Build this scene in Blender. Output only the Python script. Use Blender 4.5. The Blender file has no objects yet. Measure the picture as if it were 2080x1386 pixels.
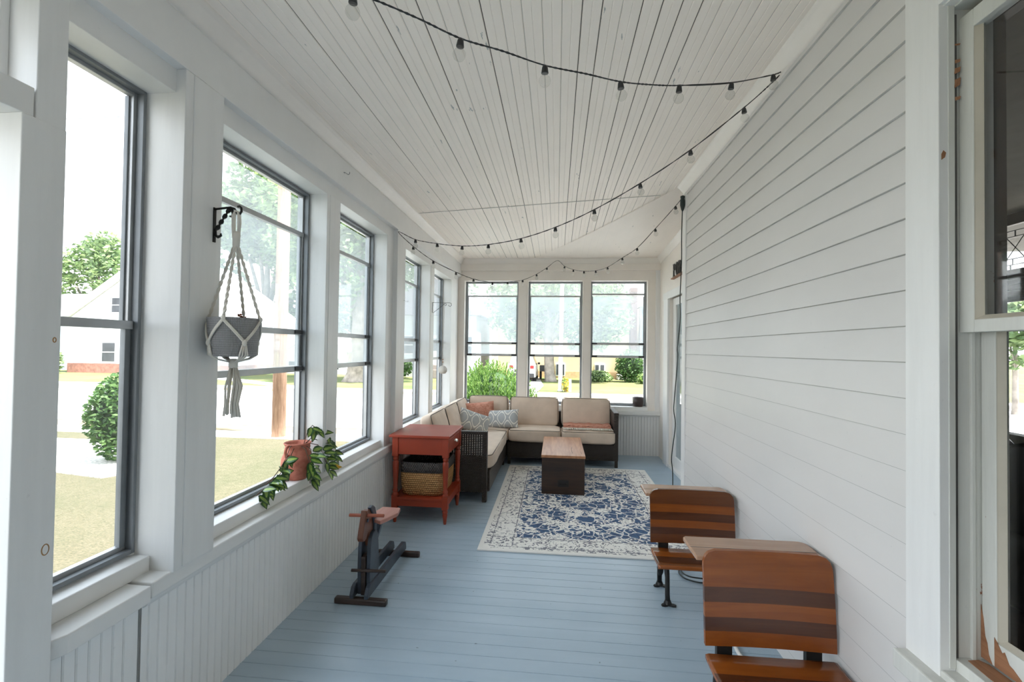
import bpy, math, random
from math import sin, cos, pi, radians
from mathutils import Vector, Matrix, noise as mnoise
C = bpy.context.scene.collection
sc = bpy.context.scene
R = random.Random(7)

# ------------------------------------------------------------------ camera
cam_d = bpy.data.cameras.new('camera')
cam_d.sensor_width = 36.0
cam_d.lens = 924.0 * 36.0 / 2080.0
cam_d.clip_start = 0.02
cam_d.clip_end = 500
cam = bpy.data.objects.new('camera', cam_d)
C.objects.link(cam)
rt = (0.99519765, 0.09692757, 0.01366346)
up = (-0.01194295, -0.01830854, 0.99976105)
bk = (0.09715457, -0.99512303, -0.01706302)
cam.matrix_world = Matrix(((rt[0], up[0], bk[0], 0), (rt[1], up[1], bk[1], 0), (rt[2], up[2], bk[2], 1.42), (0, 0, 0, 1)))
sc.camera = cam

# ------------------------------------------------------------------ light
sc.view_settings.view_transform = 'Standard'
sc.view_settings.look = 'None'
sc.view_settings.gamma = 1
sc.view_settings.use_curve_mapping = False
sc.view_settings.exposure = 1.28
sc.cycles.max_bounces = 20
sc.cycles.diffuse_bounces = 14
sc.cycles.transparent_max_bounces = 24
w = bpy.data.worlds.new('sky')
sc.world = w
w.use_nodes = True
nt = w.node_tree
nt.nodes.clear()
wo = nt.nodes.new('ShaderNodeOutputWorld')
bgn = nt.nodes.new('ShaderNodeBackground')
tc = nt.nodes.new('ShaderNodeTexCoord')
sx = nt.nodes.new('ShaderNodeSeparateXYZ')
cr = nt.nodes.new('ShaderNodeValToRGB')
cr.color_ramp.elements[0].position = 0.0
cr.color_ramp.elements[0].color = (0.93, 0.965, 1.0, 1)
cr.color_ramp.elements[1].position = 0.8
cr.color_ramp.elements[1].color = (0.74, 0.87, 1.0, 1)
nt.links.new(tc.outputs['Generated'], sx.inputs[0])
nt.links.new(sx.outputs['Z'], cr.inputs[0])
nt.links.new(cr.outputs[0], bgn.inputs['Color'])
bgn.inputs['Strength'].default_value = 1.7
nt.links.new(bgn.outputs[0], wo.inputs['Surface'])
sun_d = bpy.data.lights.new('sun', 'SUN')
sun_d.energy = 9.5
sun_d.angle = radians(3)
sun_d.color = (1.0, 0.97, 0.93)
sun = bpy.data.objects.new('sun', sun_d)
C.objects.link(sun)
sun.rotation_euler = (radians(7), radians(23), 0)   # high, from over the house

# ------------------------------------------------------------------ mesh tools
class MB:
    def __init__(s):
        s.v = []; s.f = []; s.m = []; s.sm = []
    def face(s, idx, mi=0, smooth=False):
        s.f.append(tuple(idx)); s.m.append(mi); s.sm.append(smooth)
    def quad(s, a, b, c, d, mi=0, smooth=False):
        n = len(s.v); s.v += [tuple(a), tuple(b), tuple(c), tuple(d)]
        s.face((n, n+1, n+2, n+3), mi, smooth)
    def box(s, x0, x1, y0, y1, z0, z1, mi=0):
        n = len(s.v)
        s.v += [(x, y, z) for z in (z0, z1) for y in (y0, y1) for x in (x0, x1)]
        for q in ((0,2,3,1),(4,5,7,6),(0,1,5,4),(2,6,7,3),(0,4,6,2),(1,3,7,5)):
            s.face([n+i for i in q], mi)
        return s
    def hexa(s, p, mi=0):                       # 8 corner points, bottom ring then top ring
        n = len(s.v); s.v += [tuple(q) for q in p]
        for q in ((3,2,1,0),(4,5,6,7),(0,1,5,4),(1,2,6,5),(2,3,7,6),(3,0,4,7)):
            s.face([n+i for i in q], mi)
        return s
    def tube(s, path, r, n=8, mi=0, closed=False, smooth=True, flat=1.0):
        P = [Vector(p) for p in path]; k = len(P)
        rr = r if isinstance(r, (list, tuple)) else [r]*k
        base = len(s.v); prev = None
        for i, p in enumerate(P):
            if closed: t = P[(i+1) % k] - P[i-1]
            else: t = P[min(i+1, k-1)] - P[max(i-1, 0)]
            t.normalize()
            if prev is None:
                a = Vector((0, 0, 1)) if abs(t.z) < 0.9 else Vector((1, 0, 0))
                u = t.cross(a).normalized()
            else:
                u = (prev - t*prev.dot(t)).normalized()
            prev = u; v = t.cross(u)
            for j in range(n):
                an = 2*pi*j/n
                s.v.append(tuple(p + u*(cos(an)*rr[i]) + v*(sin(an)*rr[i]*flat)))
        m = k if closed else k-1
        for i in range(m):
            for j in range(n):
                a = base + i*n + j; b = base + i*n + (j+1) % n
                c = base + ((i+1) % k)*n + (j+1) % n; d = base + ((i+1) % k)*n + j
                s.face((a, b, c, d), mi, smooth)
        if not closed:
            s.face([base+j for j in range(n)][::-1], mi); s.face([base+(k-1)*n+j for j in range(n)], mi)
        return s
    def lathe(s, prof, c=(0,0,0), n=24, mi=0, caps=True, smooth=True, sx=1.0, sy=1.0):
        base = len(s.v)
        for (r, z) in prof:
            for j in range(n):
                an = 2*pi*j/n
                s.v.append((c[0]+r*cos(an)*sx, c[1]+r*sin(an)*sy, c[2]+z))
        for i in range(len(prof)-1):
            for j in range(n):
                a = base+i*n+j; b = base+i*n+(j+1) % n
                s.face((a, b, b+n, a+n), mi, smooth)
        if caps:
            s.face([base+j for j in range(n)][::-1], mi); s.face([base+(len(prof)-1)*n+j for j in range(n)], mi)
        return s
    def prism(s, poly, ax, a0, a1, mi=0):       # poly: 2D outline in the two other axes (in order x,y,z without ax)
        n = len(s.v); k = len(poly)
        def P(p, a):
            if ax == 'x': return (a, p[0], p[1])
            if ax == 'y': return (p[0], a, p[1])
            return (p[0], p[1], a)
        s.v += [P(p, a0) for p in poly] + [P(p, a1) for p in poly]
        s.face(list(range(n, n+k))[::-1], mi); s.face(list(range(n+k, n+2*k)), mi)
        for i in range(k):
            j = (i+1) % k
            s.face((n+i, n+j, n+k+j, n+k+i), mi)
        return s
    def blob(s, c, r, mi=0, seed=0, amp=0.25, nu=12, nv=8, fr=1.6):
        base = len(s.v)
        for i in range(nv+1):
            th = pi*i/nv
            for j in range(nu):
                ph = 2*pi*j/nu
                d = Vector((sin(th)*cos(ph), sin(th)*sin(ph), cos(th)))
                k = 1 + amp*mnoise.noise(d*fr + Vector((seed*3.1, seed*1.7, seed)))
                s.v.append((c[0]+d.x*r[0]*k, c[1]+d.y*r[1]*k, c[2]+d.z*r[2]*k))
        for i in range(nv):
            for j in range(nu):
                a = base+i*nu+j; b = base+i*nu+(j+1) % nu
                s.face((a, a+nu, b+nu, b), mi, True)
        return s
    def build(s, name, mats, parent=None, bevel=0.0, seg=2, subsurf=0, local=False):
        me = bpy.data.meshes.new(name)
        off = Vector((0, 0, 0))
        if parent is not None and not local:
            q = parent
            while q is not None:
                off += q.location; q = q.parent
        vs = s.v if off.length == 0 else [(a-off.x, b-off.y, c-off.z) for a, b, c in s.v]
        me.from_pydata(vs, [], s.f)
        if not isinstance(mats, (list, tuple)): mats = [mats]
        for m in mats: me.materials.append(m)
        me.polygons.foreach_set('material_index', s.m)
        me.polygons.foreach_set('use_smooth', s.sm)
        me.update()
        o = bpy.data.objects.new(name, me)
        C.objects.link(o)
        if parent is not None: o.parent = parent
        if bevel:
            b = o.modifiers.new('bevel', 'BEVEL'); b.width = bevel; b.segments = seg; b.limit_method = 'ANGLE'; b.angle_limit = radians(40)
            b.harden_normals = False
        if subsurf:
            q = o.modifiers.new('sub', 'SUBSURF'); q.levels = subsurf; q.render_levels = subsurf
        return o

def tag(o, label, cat, group=None, kind=None):
    o['label'] = label; o['category'] = cat
    if group: o['group'] = group
    if kind: o['kind'] = kind
    return o
def thing(name, label, cat, loc, group=None):
    o = bpy.data.objects.new(name, None); C.objects.link(o)
    o.location = loc; o.empty_display_size = 0.05
    return tag(o, label, cat, group)
def st(o):
    o['kind'] = 'structure'; return o
def st_empty(name, loc=(0,0,0)):
    o = bpy.data.objects.new(name, None); C.objects.link(o); o.location = loc
    return st(o)
def copy_tree(o, parent=None):
    c = o.copy(); C.objects.link(c)
    if parent is not None: c.parent = parent
    for ch in list(o.children): copy_tree(ch, c)
    return c

# ------------------------------------------------------------------ materials
def new_mat(name):
    m = bpy.data.materials.new(name); m.use_nodes = True
    n = m.node_tree; n.nodes.clear()
    out = n.nodes.new('ShaderNodeOutputMaterial')
    return m, n, out
class NT:
    def __init__(s, name):
        s.mat, s.n, s.out = new_mat(name)
        s.b = s.n.nodes.new('ShaderNodeBsdfPrincipled')
        s.n.links.new(s.b.outputs[0], s.out.inputs[0])
        s.tc = s.n.nodes.new('ShaderNodeTexCoord')
    def link(s, a, b): s.n.links.new(a, b)
    def node(s, t, **k):
        x = s.n.nodes.new(t)
        for a, b in k.items():
            if hasattr(x, a): setattr(x, a, b)
            else: x.inputs[a].default_value = b
        return x
    def coord(s, scale=(1,1,1), loc=(0,0,0), rot=(0,0,0), kind='Object'):
        m = s.node('ShaderNodeMapping'); m.inputs['Scale'].default_value = scale; m.inputs['Location'].default_value = loc; m.inputs['Rotation'].default_value = rot
        s.link(s.tc.outputs[kind], m.inputs[0]); return m.outputs[0]
    def noise(s, vec, scale, detail=4, rough=0.55, dist=0.0):
        x = s.node('ShaderNodeTexNoise'); x.inputs['Scale'].default_value = scale; x.inputs['Detail'].default_value = detail
        x.inputs['Roughness'].default_value = rough; x.inputs['Distortion'].default_value = dist
        if vec is not None: s.link(vec, x.inputs['Vector'])
        return x.outputs['Fac']
    def ramp(s, fac, stops, interp='LINEAR'):
        x = s.node('ShaderNodeValToRGB'); e = x.color_ramp.elements; x.color_ramp.interpolation = interp
        while len(e) < len(stops): e.new(0.5)
        for i, (p, c) in enumerate(stops):
            e[i].position = p; e[i].color = (c[0], c[1], c[2], 1) if isinstance(c, (tuple, list)) else (c, c, c, 1)
        s.link(fac, x.inputs[0]); return x.outputs[0]
    def math(s, op, a, b=None, c=None):
        x = s.node('ShaderNodeMath'); x.operation = op
        for i, q in enumerate((a, b, c)):
            if q is None: continue
            if isinstance(q, (int, float)): x.inputs[i].default_value = q
            else: s.link(q, x.inputs[i])
        return x.outputs[0]
    def mix(s, fac, a, b, mode='MIX'):
        x = s.node('ShaderNodeMix'); x.data_type = 'RGBA'; x.blend_type = mode
        for i, q in ((0, fac), (6, a), (7, b)):
            if isinstance(q, (int, float)): x.inputs[i].default_value = q
            elif isinstance(q, (tuple, list)): x.inputs[i].default_value = (q[0], q[1], q[2], 1)
            else: s.link(q, x.inputs[i])
        return x.outputs[2]
    def sep(s, vec):
        x = s.node('ShaderNodeSeparateXYZ'); s.link(vec, x.inputs[0]); return x.outputs
    def comb(s, a, b, c):
        x = s.node('ShaderNodeCombineXYZ')
        for i, q in enumerate((a, b, c)):
            if isinstance(q, (int, float)): x.inputs[i].default_value = q
            else: s.link(q, x.inputs[i])
        return x.outputs[0]
    def bump(s, h, strength=0.2, dist=0.01):
        x = s.node('ShaderNodeBump'); x.inputs['Strength'].default_value = strength; x.inputs['Distance'].default_value = dist
        s.link(h, x.inputs['Height']); s.link(x.outputs[0], s.b.inputs['Normal'])
    def set(s, color=None, rough=None, metal=None, **k):
        for key, q in (('Base Color', color), ('Roughness', rough), ('Metallic', metal)):
            if q is None: continue
            if isinstance(q, (tuple, list)): s.b.inputs[key].default_value = (q[0], q[1], q[2], 1)
            elif isinstance(q, (int, float)): s.b.inputs[key].default_value = q
            else: s.link(q, s.b.inputs[key])
        for key, q in k.items():
            s.b.inputs[key.replace('_', ' ')].default_value = q
        return s

def simple(name, col, rough=0.5, metal=0.0, var=0.12, scale=8, bump=0.0, bscale=60, stretch=(1,1,1)):
    t = NT(name); v = t.coord(stretch)
    f = t.noise(v, scale)
    c2 = [min(1, x*(1+var)) for x in col]; c1 = [x*(1-var) for x in col]
    t.set(t.ramp(f, [(0.3, c1), (0.7, c2)]), rough, metal)
    if bump: t.bump(t.noise(v, bscale, 3), bump, 0.004)
    return t.mat

def paint(name, col, rough=0.45, dirt=0.10, streak=(1,1,1), bump=0.08, bscale=40, chip=None):
    t = NT(name); v = t.coord(streak)
    f = t.noise(v, 3.0, 6, 0.6)
    dark = [x*(1-dirt) for x in col]
    c = t.ramp(f, [(0.25, dark), (0.6, col)])
    f2 = t.noise(t.coord((1,1,1), (3,5,1)), 55, 3)
    c = t.mix(t.ramp(f2, [(0.70, 0.0), (0.80, 0.35)]), c, [x*0.72 for x in col])
    if chip:
        f3 = t.noise(t.coord(chip[1]), chip[2], 5, 0.6)
        c = t.mix(t.ramp(f3, [(chip[3], 0.0), (chip[3]+0.012, 1.0)]), c, chip[0])
    t.set(c, rough)
    t.bump(t.noise(v, bscale, 4), bump, 0.003)
    return t.mat

def wood(name, dark, light, axis=0, scale=6, rough=0.35, bump=0.05, coat=0.0):
    t = NT(name)
    s = [14, 14, 14]; s[axis] = 1.1
    v = t.coord(tuple(s))
    f = t.noise(v, scale*0.35, 6, 0.62, 0.8)
    f2 = t.noise(t.coord((1.5,1.5,1.5)), 3, 3)
    c = t.ramp(f, [(0.30, dark), (0.68, light)])
    c = t.mix(t.ramp(f2, [(0.35, 0.0), (0.75, 0.35)]), c, [x*0.7 for x in dark])
    t.set(c, rough); t.b.inputs['Coat Weight'].default_value = coat
    t.bump(f, bump, 0.002)
    return t.mat

def glass_mat(name, tint=(1,1,1), haze=0.0, gloss=0.06, hz_scale=(1.2,1.2,1.6), hz_col=(0.9,0.95,0.97)):
    m, n, out = new_mat(name)
    tr = n.nodes.new('ShaderNodeBsdfTransparent'); tr.inputs[0].default_value = (*tint, 1)
    gl = n.nodes.new('ShaderNodeBsdfGlossy'); gl.inputs['Roughness'].default_value = 0.02
    fr = n.nodes.new('ShaderNodeFresnel'); ge = n.nodes.new('ShaderNodeNewGeometry')
    ior = n.nodes.new('ShaderNodeMapRange'); ior.inputs['To Min'].default_value = 1.45; ior.inputs['To Max'].default_value = 1/1.45
    n.links.new(ge.outputs['Backfacing'], ior.inputs['Value']); n.links.new(ior.outputs[0], fr.inputs[0])
    mx = n.nodes.new('ShaderNodeMixShader')
    last = tr.outputs[0]
    if haze:
        tl = n.nodes.new('ShaderNodeBsdfTranslucent'); tl.inputs[0].default_value = (*hz_col, 1)
        df = n.nodes.new('ShaderNodeBsdfDiffuse'); df.inputs[0].default_value = (*hz_col, 1)
        ad = n.nodes.new('ShaderNodeMixShader'); ad.inputs[0].default_value = 0.25
        n.links.new(tl.outputs[0], ad.inputs[1]); n.links.new(df.outputs[0], ad.inputs[2])
        t2 = n.nodes.new('ShaderNodeTexCoord'); mp = n.nodes.new('ShaderNodeMapping'); mp.inputs['Scale'].default_value = hz_scale
        no = n.nodes.new('ShaderNodeTexNoise'); no.inputs['Scale'].default_value = 1.0; no.inputs['Detail'].default_value = 5
        n.links.new(t2.outputs['Object'], mp.inputs[0]); n.links.new(mp.outputs[0], no.inputs['Vector'])
        rp = n.nodes.new('ShaderNodeMapRange'); rp.inputs['From Min'].default_value = 0.3; rp.inputs['From Max'].default_value = 0.7
        rp.inputs['To Min'].default_value = haze*0.7; rp.inputs['To Max'].default_value = haze*1.25
        n.links.new(no.outputs['Fac'], rp.inputs['Value'])
        hx = n.nodes.new('ShaderNodeMixShader')
        n.links.new(rp.outputs[0], hx.inputs[0]); n.links.new(tr.outputs[0], hx.inputs[1]); n.links.new(ad.outputs[0], hx.inputs[2])
        last = hx.outputs[0]
    n.links.new(fr.outputs[0], mx.inputs[0]); n.links.new(last, mx.inputs[1]); n.links.new(gl.outputs[0], mx.inputs[2])
    n.links.new(mx.outputs[0], out.inputs[0])
    return m

M = {}
M['white'] = paint('white_paint', (0.80, 0.795, 0.78), 0.42, 0.07)
M['cream'] = paint('warm_white', (0.84, 0.79, 0.735), 0.42, 0.06)  # yellower than the white on the other trim
M['white_v'] = paint('white_paint_brushed', (0.80, 0.80, 0.79), 0.40, 0.07, (6,6,0.6), 0.06)
M['siding'] = paint('siding_paint', (0.68, 0.665, 0.65), 0.38, 0.06, (1,0.5,1), 0.05)
M['ceil'] = paint('ceiling_paint', (0.94, 0.865, 0.79), 0.55, 0.04, (2,0.7,1), 0.10, 30, ((0.42,0.43,0.42), (9,1.6,9), 3.0, 0.70))
M['crack'] = simple('dark_crack', (0.10, 0.095, 0.09), 0.8)
M['crack_soft'] = simple('paint_filled_groove', (0.52, 0.51, 0.485), 0.7)
M['bead'] = paint('wainscot_paint', (0.88, 0.875, 0.865), 0.42, 0.09, (1,1,0.5), 0.05)
M['putty'] = paint('aged_putty', (0.50, 0.46, 0.38), 0.7, 0.2)
M['old'] = paint('weathered_white_paint', (0.66, 0.66, 0.62), 0.5, 0.18, (5,5,0.5), 0.12, 40, ((0.30,0.12,0.06), (6,6,2.2), 3.0, 0.70))
M['bare'] = wood('bare_wood', (0.22,0.09,0.04), (0.42,0.21,0.11), 1, 6, 0.6)
M['alu'] = simple('aluminium_frame', (0.46, 0.47, 0.48), 0.42, 0.55, 0.10, 5)
M['alu_d'] = simple('aluminium_track', (0.22, 0.235, 0.25), 0.5, 0.4, 0.12, 5)
M['black'] = simple('black_plastic', (0.02, 0.02, 0.022), 0.4)
M['iron'] = simple('black_iron', (0.022, 0.021, 0.02), 0.42, 0.5, 0.3, 20, 0.2, 80)
M['glass'] = glass_mat('clear_pane')
M['haze'] = glass_mat('hazy_pane', (0.97,0.99,1.0), 0.26, hz_col=(0.88,0.95,0.99))
M['haze_l'] = glass_mat('lightly_hazed_pane', (0.98,1.0,1.0), 0.22, hz_col=(0.90,0.96,0.99))
M['haze_b'] = glass_mat('dusty_pane', (0.97,0.99,1.0), 0.27, hz_col=(0.86,0.94,1.0))
M['bulb'] = glass_mat('bulb_glass', (0.95,0.95,0.94), 0.05, hz_col=(1,1,1))

# painted floor boards
t = NT('blue_floor_paint')
v = t.coord((0.5, 3.0, 1))
f = t.noise(v, 2.2, 6, 0.6)
c = t.ramp(f, [(0.25, (0.325,0.425,0.515)), (0.72, (0.40,0.505,0.595))])
f2 = t.noise(t.coord((1.2,1.6,1)), 1.1, 2, 0.5)
c = t.mix(t.ramp(f2, [(0.40, 0.0), (0.80, 0.40)]), c, (0.46,0.545,0.62))
f3 = t.noise(t.coord((1.0,9.0,1), (2,4,0), (0,0,0.5)), 9, 3, 0.7)
c = t.mix(t.ramp(f3, [(0.62, 0.0), (0.95, 0.30)]), c, (0.52,0.57,0.60))
f4 = t.noise(t.coord((14,14,1)), 2.2, 2)
c = t.mix(t.ramp(f4, [(0.74, 0.0), (0.77, 0.6)]), c, (0.07,0.09,0.10))
t.set(c, 0.36)
t.bump(t.noise(t.coord((1.0,12.0,1)), 14, 3), 0.08, 0.003)
M['floor'] = t.mat

# ------------------------------------------------------------------ room shell
RX, LX, YB = 1.07, -1.385, 6.30
def groove_strip(name, mats, along, us, gw, gd, to3, rows, crackp=0.35, parent=None, soft=1, hard=2, seed=1):
    """boards with v-grooves: us = groove positions; to3(u, depth, row) -> point"""
    rr = random.Random(seed)
    m = MB(); prof = []
    prof.append((us[0], 0.0, 0))
    for u in us[1:-1]:
        k = hard if rr.random() < crackp else soft
        prof += [(u-gw/2, 0.0, 0), (u-gw*0.16, gd, k), (u+gw*0.16, gd, k), (u+gw/2, 0.0, k)]
    prof.append((us[-1], 0.0, 0))
    nr = len(rows)
    for (u, d, k) in prof:
        for r in rows: m.v.append(to3(u, d, r))
    for i in range(len(prof)-1):
        k = 0
        if prof[i][1] > 0 and prof[i+1][1] > 0: k = prof[i][2]
        for j in range(nr-1):
            m.face((i*nr+j, (i+1)*nr+j, (i+1)*nr+j+1, i*nr+j+1), k)
    return m.build(name, mats, parent)

# floor: boards run across the porch
fl = MB()
fl.box(-1.60, 1.42, -2.6, 6.5, -0.20, -0.012)
fb = []; y = -2.6
while y < 6.5: fb.append(y); y += 0.0825
fb.append(6.5)
floor = groove_strip('floor', [M['floor'], M['floor'], simple('floor_gap', (0.10,0.13,0.155), 0.7)], 'x', fb, 0.0045, 0.003, lambda u, d, r: (r, u, -d), [-1.60, 1.42], 0.45, seed=4)
st(floor)
sub = fl.build('trim_1', simple('subfloor_wood', (0.2,0.17,0.14), 0.8)); st(sub)

# ceiling: narrow beaded boards, a little higher along the house wall
def zr(y):
    return 2.815 if y < 3.95 else 2.815 - (y-3.95)/2.35*0.155
def zc(x, y):
    t_ = max(0.0, min(1.0, (x+1.36)/2.43))
    return 2.665 + (zr(y)-2.665)*t_
us = [-1.62]; u = -1.475
while u < 1.40:
    us.append(u); u += 0.039
us.append(1.45)
rows = [-2.6, 0.5, 1.5, 2.5, 3.5, 3.95, 4.1, 4.6, 5.2, 5.8, 6.4]
def cl(u, d, y): return (u, y, zc(u, y)+d)
rr = random.Random(11)
m = MB(); prof = [(us[0], 0, 0)]
for i, u in enumerate(us[1:-1]):
    joint = i % 2 == 0
    gw = 0.0075 if joint else 0.0055
    k = (2 if rr.random() < 0.30 else 1) if joint else 0
    wd = 0.24 if k == 2 else 0.14
    dp = 0.004 if joint else 0.0018
    prof += [(u-gw/2, 0, 0), (u-gw*wd, dp, k), (u+gw*wd, dp, k), (u+gw/2, 0, 0)]
prof.append((us[-1], 0, 0))
for (u, d, k) in prof:
    for y in rows: m.v.append(cl(u, d, y))
nr = len(rows)
for i in range(len(prof)-1):
    k = prof[i][2] if prof[i][1] > 0 and prof[i+1][1] > 0 else 0
    for j in range(nr-1):
        m.face((i*nr+j, i*nr+j+1, (i+1)*nr+j+1, (i+1)*nr+j), k if not (k == 2 and y > 5.5) else k)
ceiling = st(m.build('ceiling', [M['ceil'], M['crack_soft'], M['crack']]))
# board seam across and the mitred corner patch whose boards run crosswise
m = MB()
def cz(x, y, e=0.0): return (x, y, zc(x, y)-e)
E0, E1 = (-0.33, 6.25), (1.04, 3.90)
tri = [E0, E1, (1.385, 3.90), (1.385, 6.25)]
yy = 3.93
k = 0
while yy < 6.24:
    y2 = min(yy+0.036, 6.245)
    def xl(y): return E0[0] + (E0[1]-y)/(E0[1]-E1[1])*(E1[0]-E0[0])
    m.quad(cz(xl(yy), yy, 0.004), cz(xl(y2), y2, 0.004), cz(1.42, y2, 0.004), cz(1.42, yy, 0.004), 0)
    gk = 2 if R.random() < 0.16 else 1
    m.quad(cz(xl(y2), y2, 0.003), cz(xl(y2), y2+0.0022, 0.003), cz(1.42, y2+0.0022, 0.003), cz(1.42, y2, 0.003), gk)
    yy = y2 + 0.0022
st(m.build('trim_2', [M['ceil'], M['crack_soft'], M['crack']]))
m = MB()
m.box(-1.30, 0.9, 4.098, 4.104, 2.655, zc(0.9, 4.1)-0.0005)
for v_ in range(len(m.v)):
    x_, y_, z_ = m.v[v_]; m.v[v_] = (x_, y_, zc(x_, y_)-0.001 if z_ > 2.66 else zc(x_, y_)-0.0035)
st(m.build('trim_3', M['crack_soft']))

# --- wall along the windows
bs = [1.15]; u = 1.183
while u < 1.40: bs.append(u); u += 0.037
bs.append(1.418)
M['pg1'] = simple('panel_groove', (0.40,0.395,0.385), 0.7); M['pg2'] = simple('panel_gap', (0.14,0.135,0.13), 0.8)
wl = st_empty('wall_left')
groove_strip('panelling', [M['bead'], M['pg1'], M['pg2']], 'y', bs, 0.008, 0.005, lambda u, d, r: (LX-0.004-d, u, r), [0.0, 0.56], 0.25, wl, seed=3)
bs = [1.426]; u = 1.455
while u < 6.28: bs.append(u); u += 0.0393
bs.append(6.30)
groove_strip('panelling', [M['bead'], M['pg1'], M['pg2']], 'y', bs, 0.008, 0.005, lambda u, d, r: (LX-d, u, r), [0.0, 0.57], 0.55, wl, seed=5)
m = MB(); m.box(-1.62, LX-0.012, 1.10, 6.6, -0.2, 0.56); m.box(LX-0.05, LX-0.0, 1.112, 1.149, 0, 0.55)
m.box(-1.62, LX-0.010, 1.4185, 1.4255, 0, 0.55, 1)
m.build('core', [M['white'], M['crack']], wl)
m = MB(); m.box(-1.562, -1.345, -2.6, 6.6, 2.42, 2.68); m.box(-1.562, -1.386, 1.112, 1.52, 2.335, 2.43); m.box(-1.562, -1.386, 1.69, 3.73, 2.340, 2.43); m.box(-1.562, -1.386, 3.92, 6.6, 2.325, 2.43)
m.build('header', M['white'], wl, 0.002)
# neighbouring opening with a transom beside the first post
m = MB(); m.box(-1.562, -1.345, -2.6, 1.035, 2.0, 2.075); m.box(-1.562, -1.345, -2.6, -1.9, 0, 2.42); m.box(-1.562, -1.36, -2.6, 1.03, -0.1, 0.04)
m.box(-1.56, -1.54, -1.9, 1.03, 2.30, 2.42)
m.build('transom_rail', M['white'], wl, 0.002)
def post(n, parts, bevel=0.0025, knots=()):
    m = MB()
    for p in parts: m.box(*p)
    o = m.build('trim_%d' % n, M['white_v'], None, bevel)
    for (x_, y_, z_, r_) in knots:
        q = MB(); q.tube([(x_, y_+r_*0.62*cos(a), z_+r_*sin(a)) for a in [2*pi*i/18 for i in range(18)]], 0.0016, 5, closed=True, flat=0.5)
        q.build('knot', simple('resin_knot', (0.36,0.19,0.07), 0.5), o)
    return st(o)
post(10, [(-1.562,-1.345,1.040,1.113,0,2.42), (-1.562,-1.343,1.008,1.113,0,2.0), (-1.50,-1.47,0.985,1.008,0,2.0), (-1.46,-1.43,1.018,1.040,2.075,2.42)], 0.0025, [(-1.343,1.098,1.427,0.006),(-1.343,1.091,0.87,0.014)])
post(11, [(-1.562,-1.347,1.51,1.695,0.605,2.42), (-1.562,-1.343,1.545,1.695,0.612,2.418), (-1.53,-1.50,1.495,1.51,0.66,2.34)])
post(12, [(-1.562,-1.385,2.61,2.775,0.66,2.345), (-1.455,-1.382,2.64,2.772,0.66,2.345)])
post(13, [(-1.562,-1.385,3.587,3.73,0.605,2.345), (-1.562,-1.345,3.725,3.93,0.60,2.42)])
post(14, [(-1.562,-1.385,4.87,5.03,0.66,2.33), (-1.46,-1.382,4.90,5.027,0.66,2.33)])
post(15, [(-1.562,-1.385,5.87,6.60,0.605,2.33)])
# crown moulding
def crown(n, p0, p1, inward, z0f, size=0.065):
    prof = [(0,0.0),(0.012,0.0),(0.016,0.012),(0.030,0.026),(0.044,0.044),(0.050,0.052),(0.062,0.056),(0.062,0.072)]
    m = MB(); k = len(prof)
    for (p, z0) in ((p0, z0f[0]), (p1, z0f[1])):
        for (a, b) in prof: m.v.append((p[0]+inward[0]*a, p[1]+inward[1]*a, z0+b))
    for i in range(k-1): m.face((i, i+1, k+i+1, k+i), 0, True)
    return st(m.build('trim_%d' % n, M['cream']))
crown(16, (-1.345,-2.6), (-1.345,6.26), (1,0), (2.598,2.598))
crown(17, (-1.345,6.25), (1.385,6.25), (0,-1), (2.595,2.59))
crown(18, (RX-0.002,-2.6), (RX-0.002,3.95), (-1,0), (2.745,2.745))
crown(19, (1.385,3.95), (1.385,6.26), (-1,0), (2.745,2.59))
# sill shelf (two lengths) and stools under the windows
m = MB(); m.box(-1.60,-1.355,1.436,6.26,0.553,0.609)
st(m.build('trim_20', M['white'], None, 0.006, 3))
m = MB(); m.prism([(-1.60,1.113),(-1.372,1.113),(-1.349,1.160),(-1.349,1.424),(-1.60,1.432)], 'z', 0.548, 0.604)
st(m.build('trim_21', M['white'], None, 0.004))
m = MB(); m.prism([(-1.345-0.025,0.553),(-1.362,0.553),(-1.366,0.540),(-1.374,0.528),(LX-0.002,0.522),(LX-0.002,0.553)], 'y', 1.43, 6.28)
st(m.build('trim_22', M['white']))
m = MB(); m.box(-1.53,-1.437,1.113,1.508,0.604,0.664); m.box(-1.53,-1.412,1.697,3.724,0.609,0.664); m.box(-1.53,-1.412,3.931,5.87,0.609,0.664)
st(m.build('trim_23', M['white'], None, 0.004))
m = MB(); m.box(-1.60,-1.53,1.10,6.462,0.55,0.655)
st(m.build('trim_24', M['white']))

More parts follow.
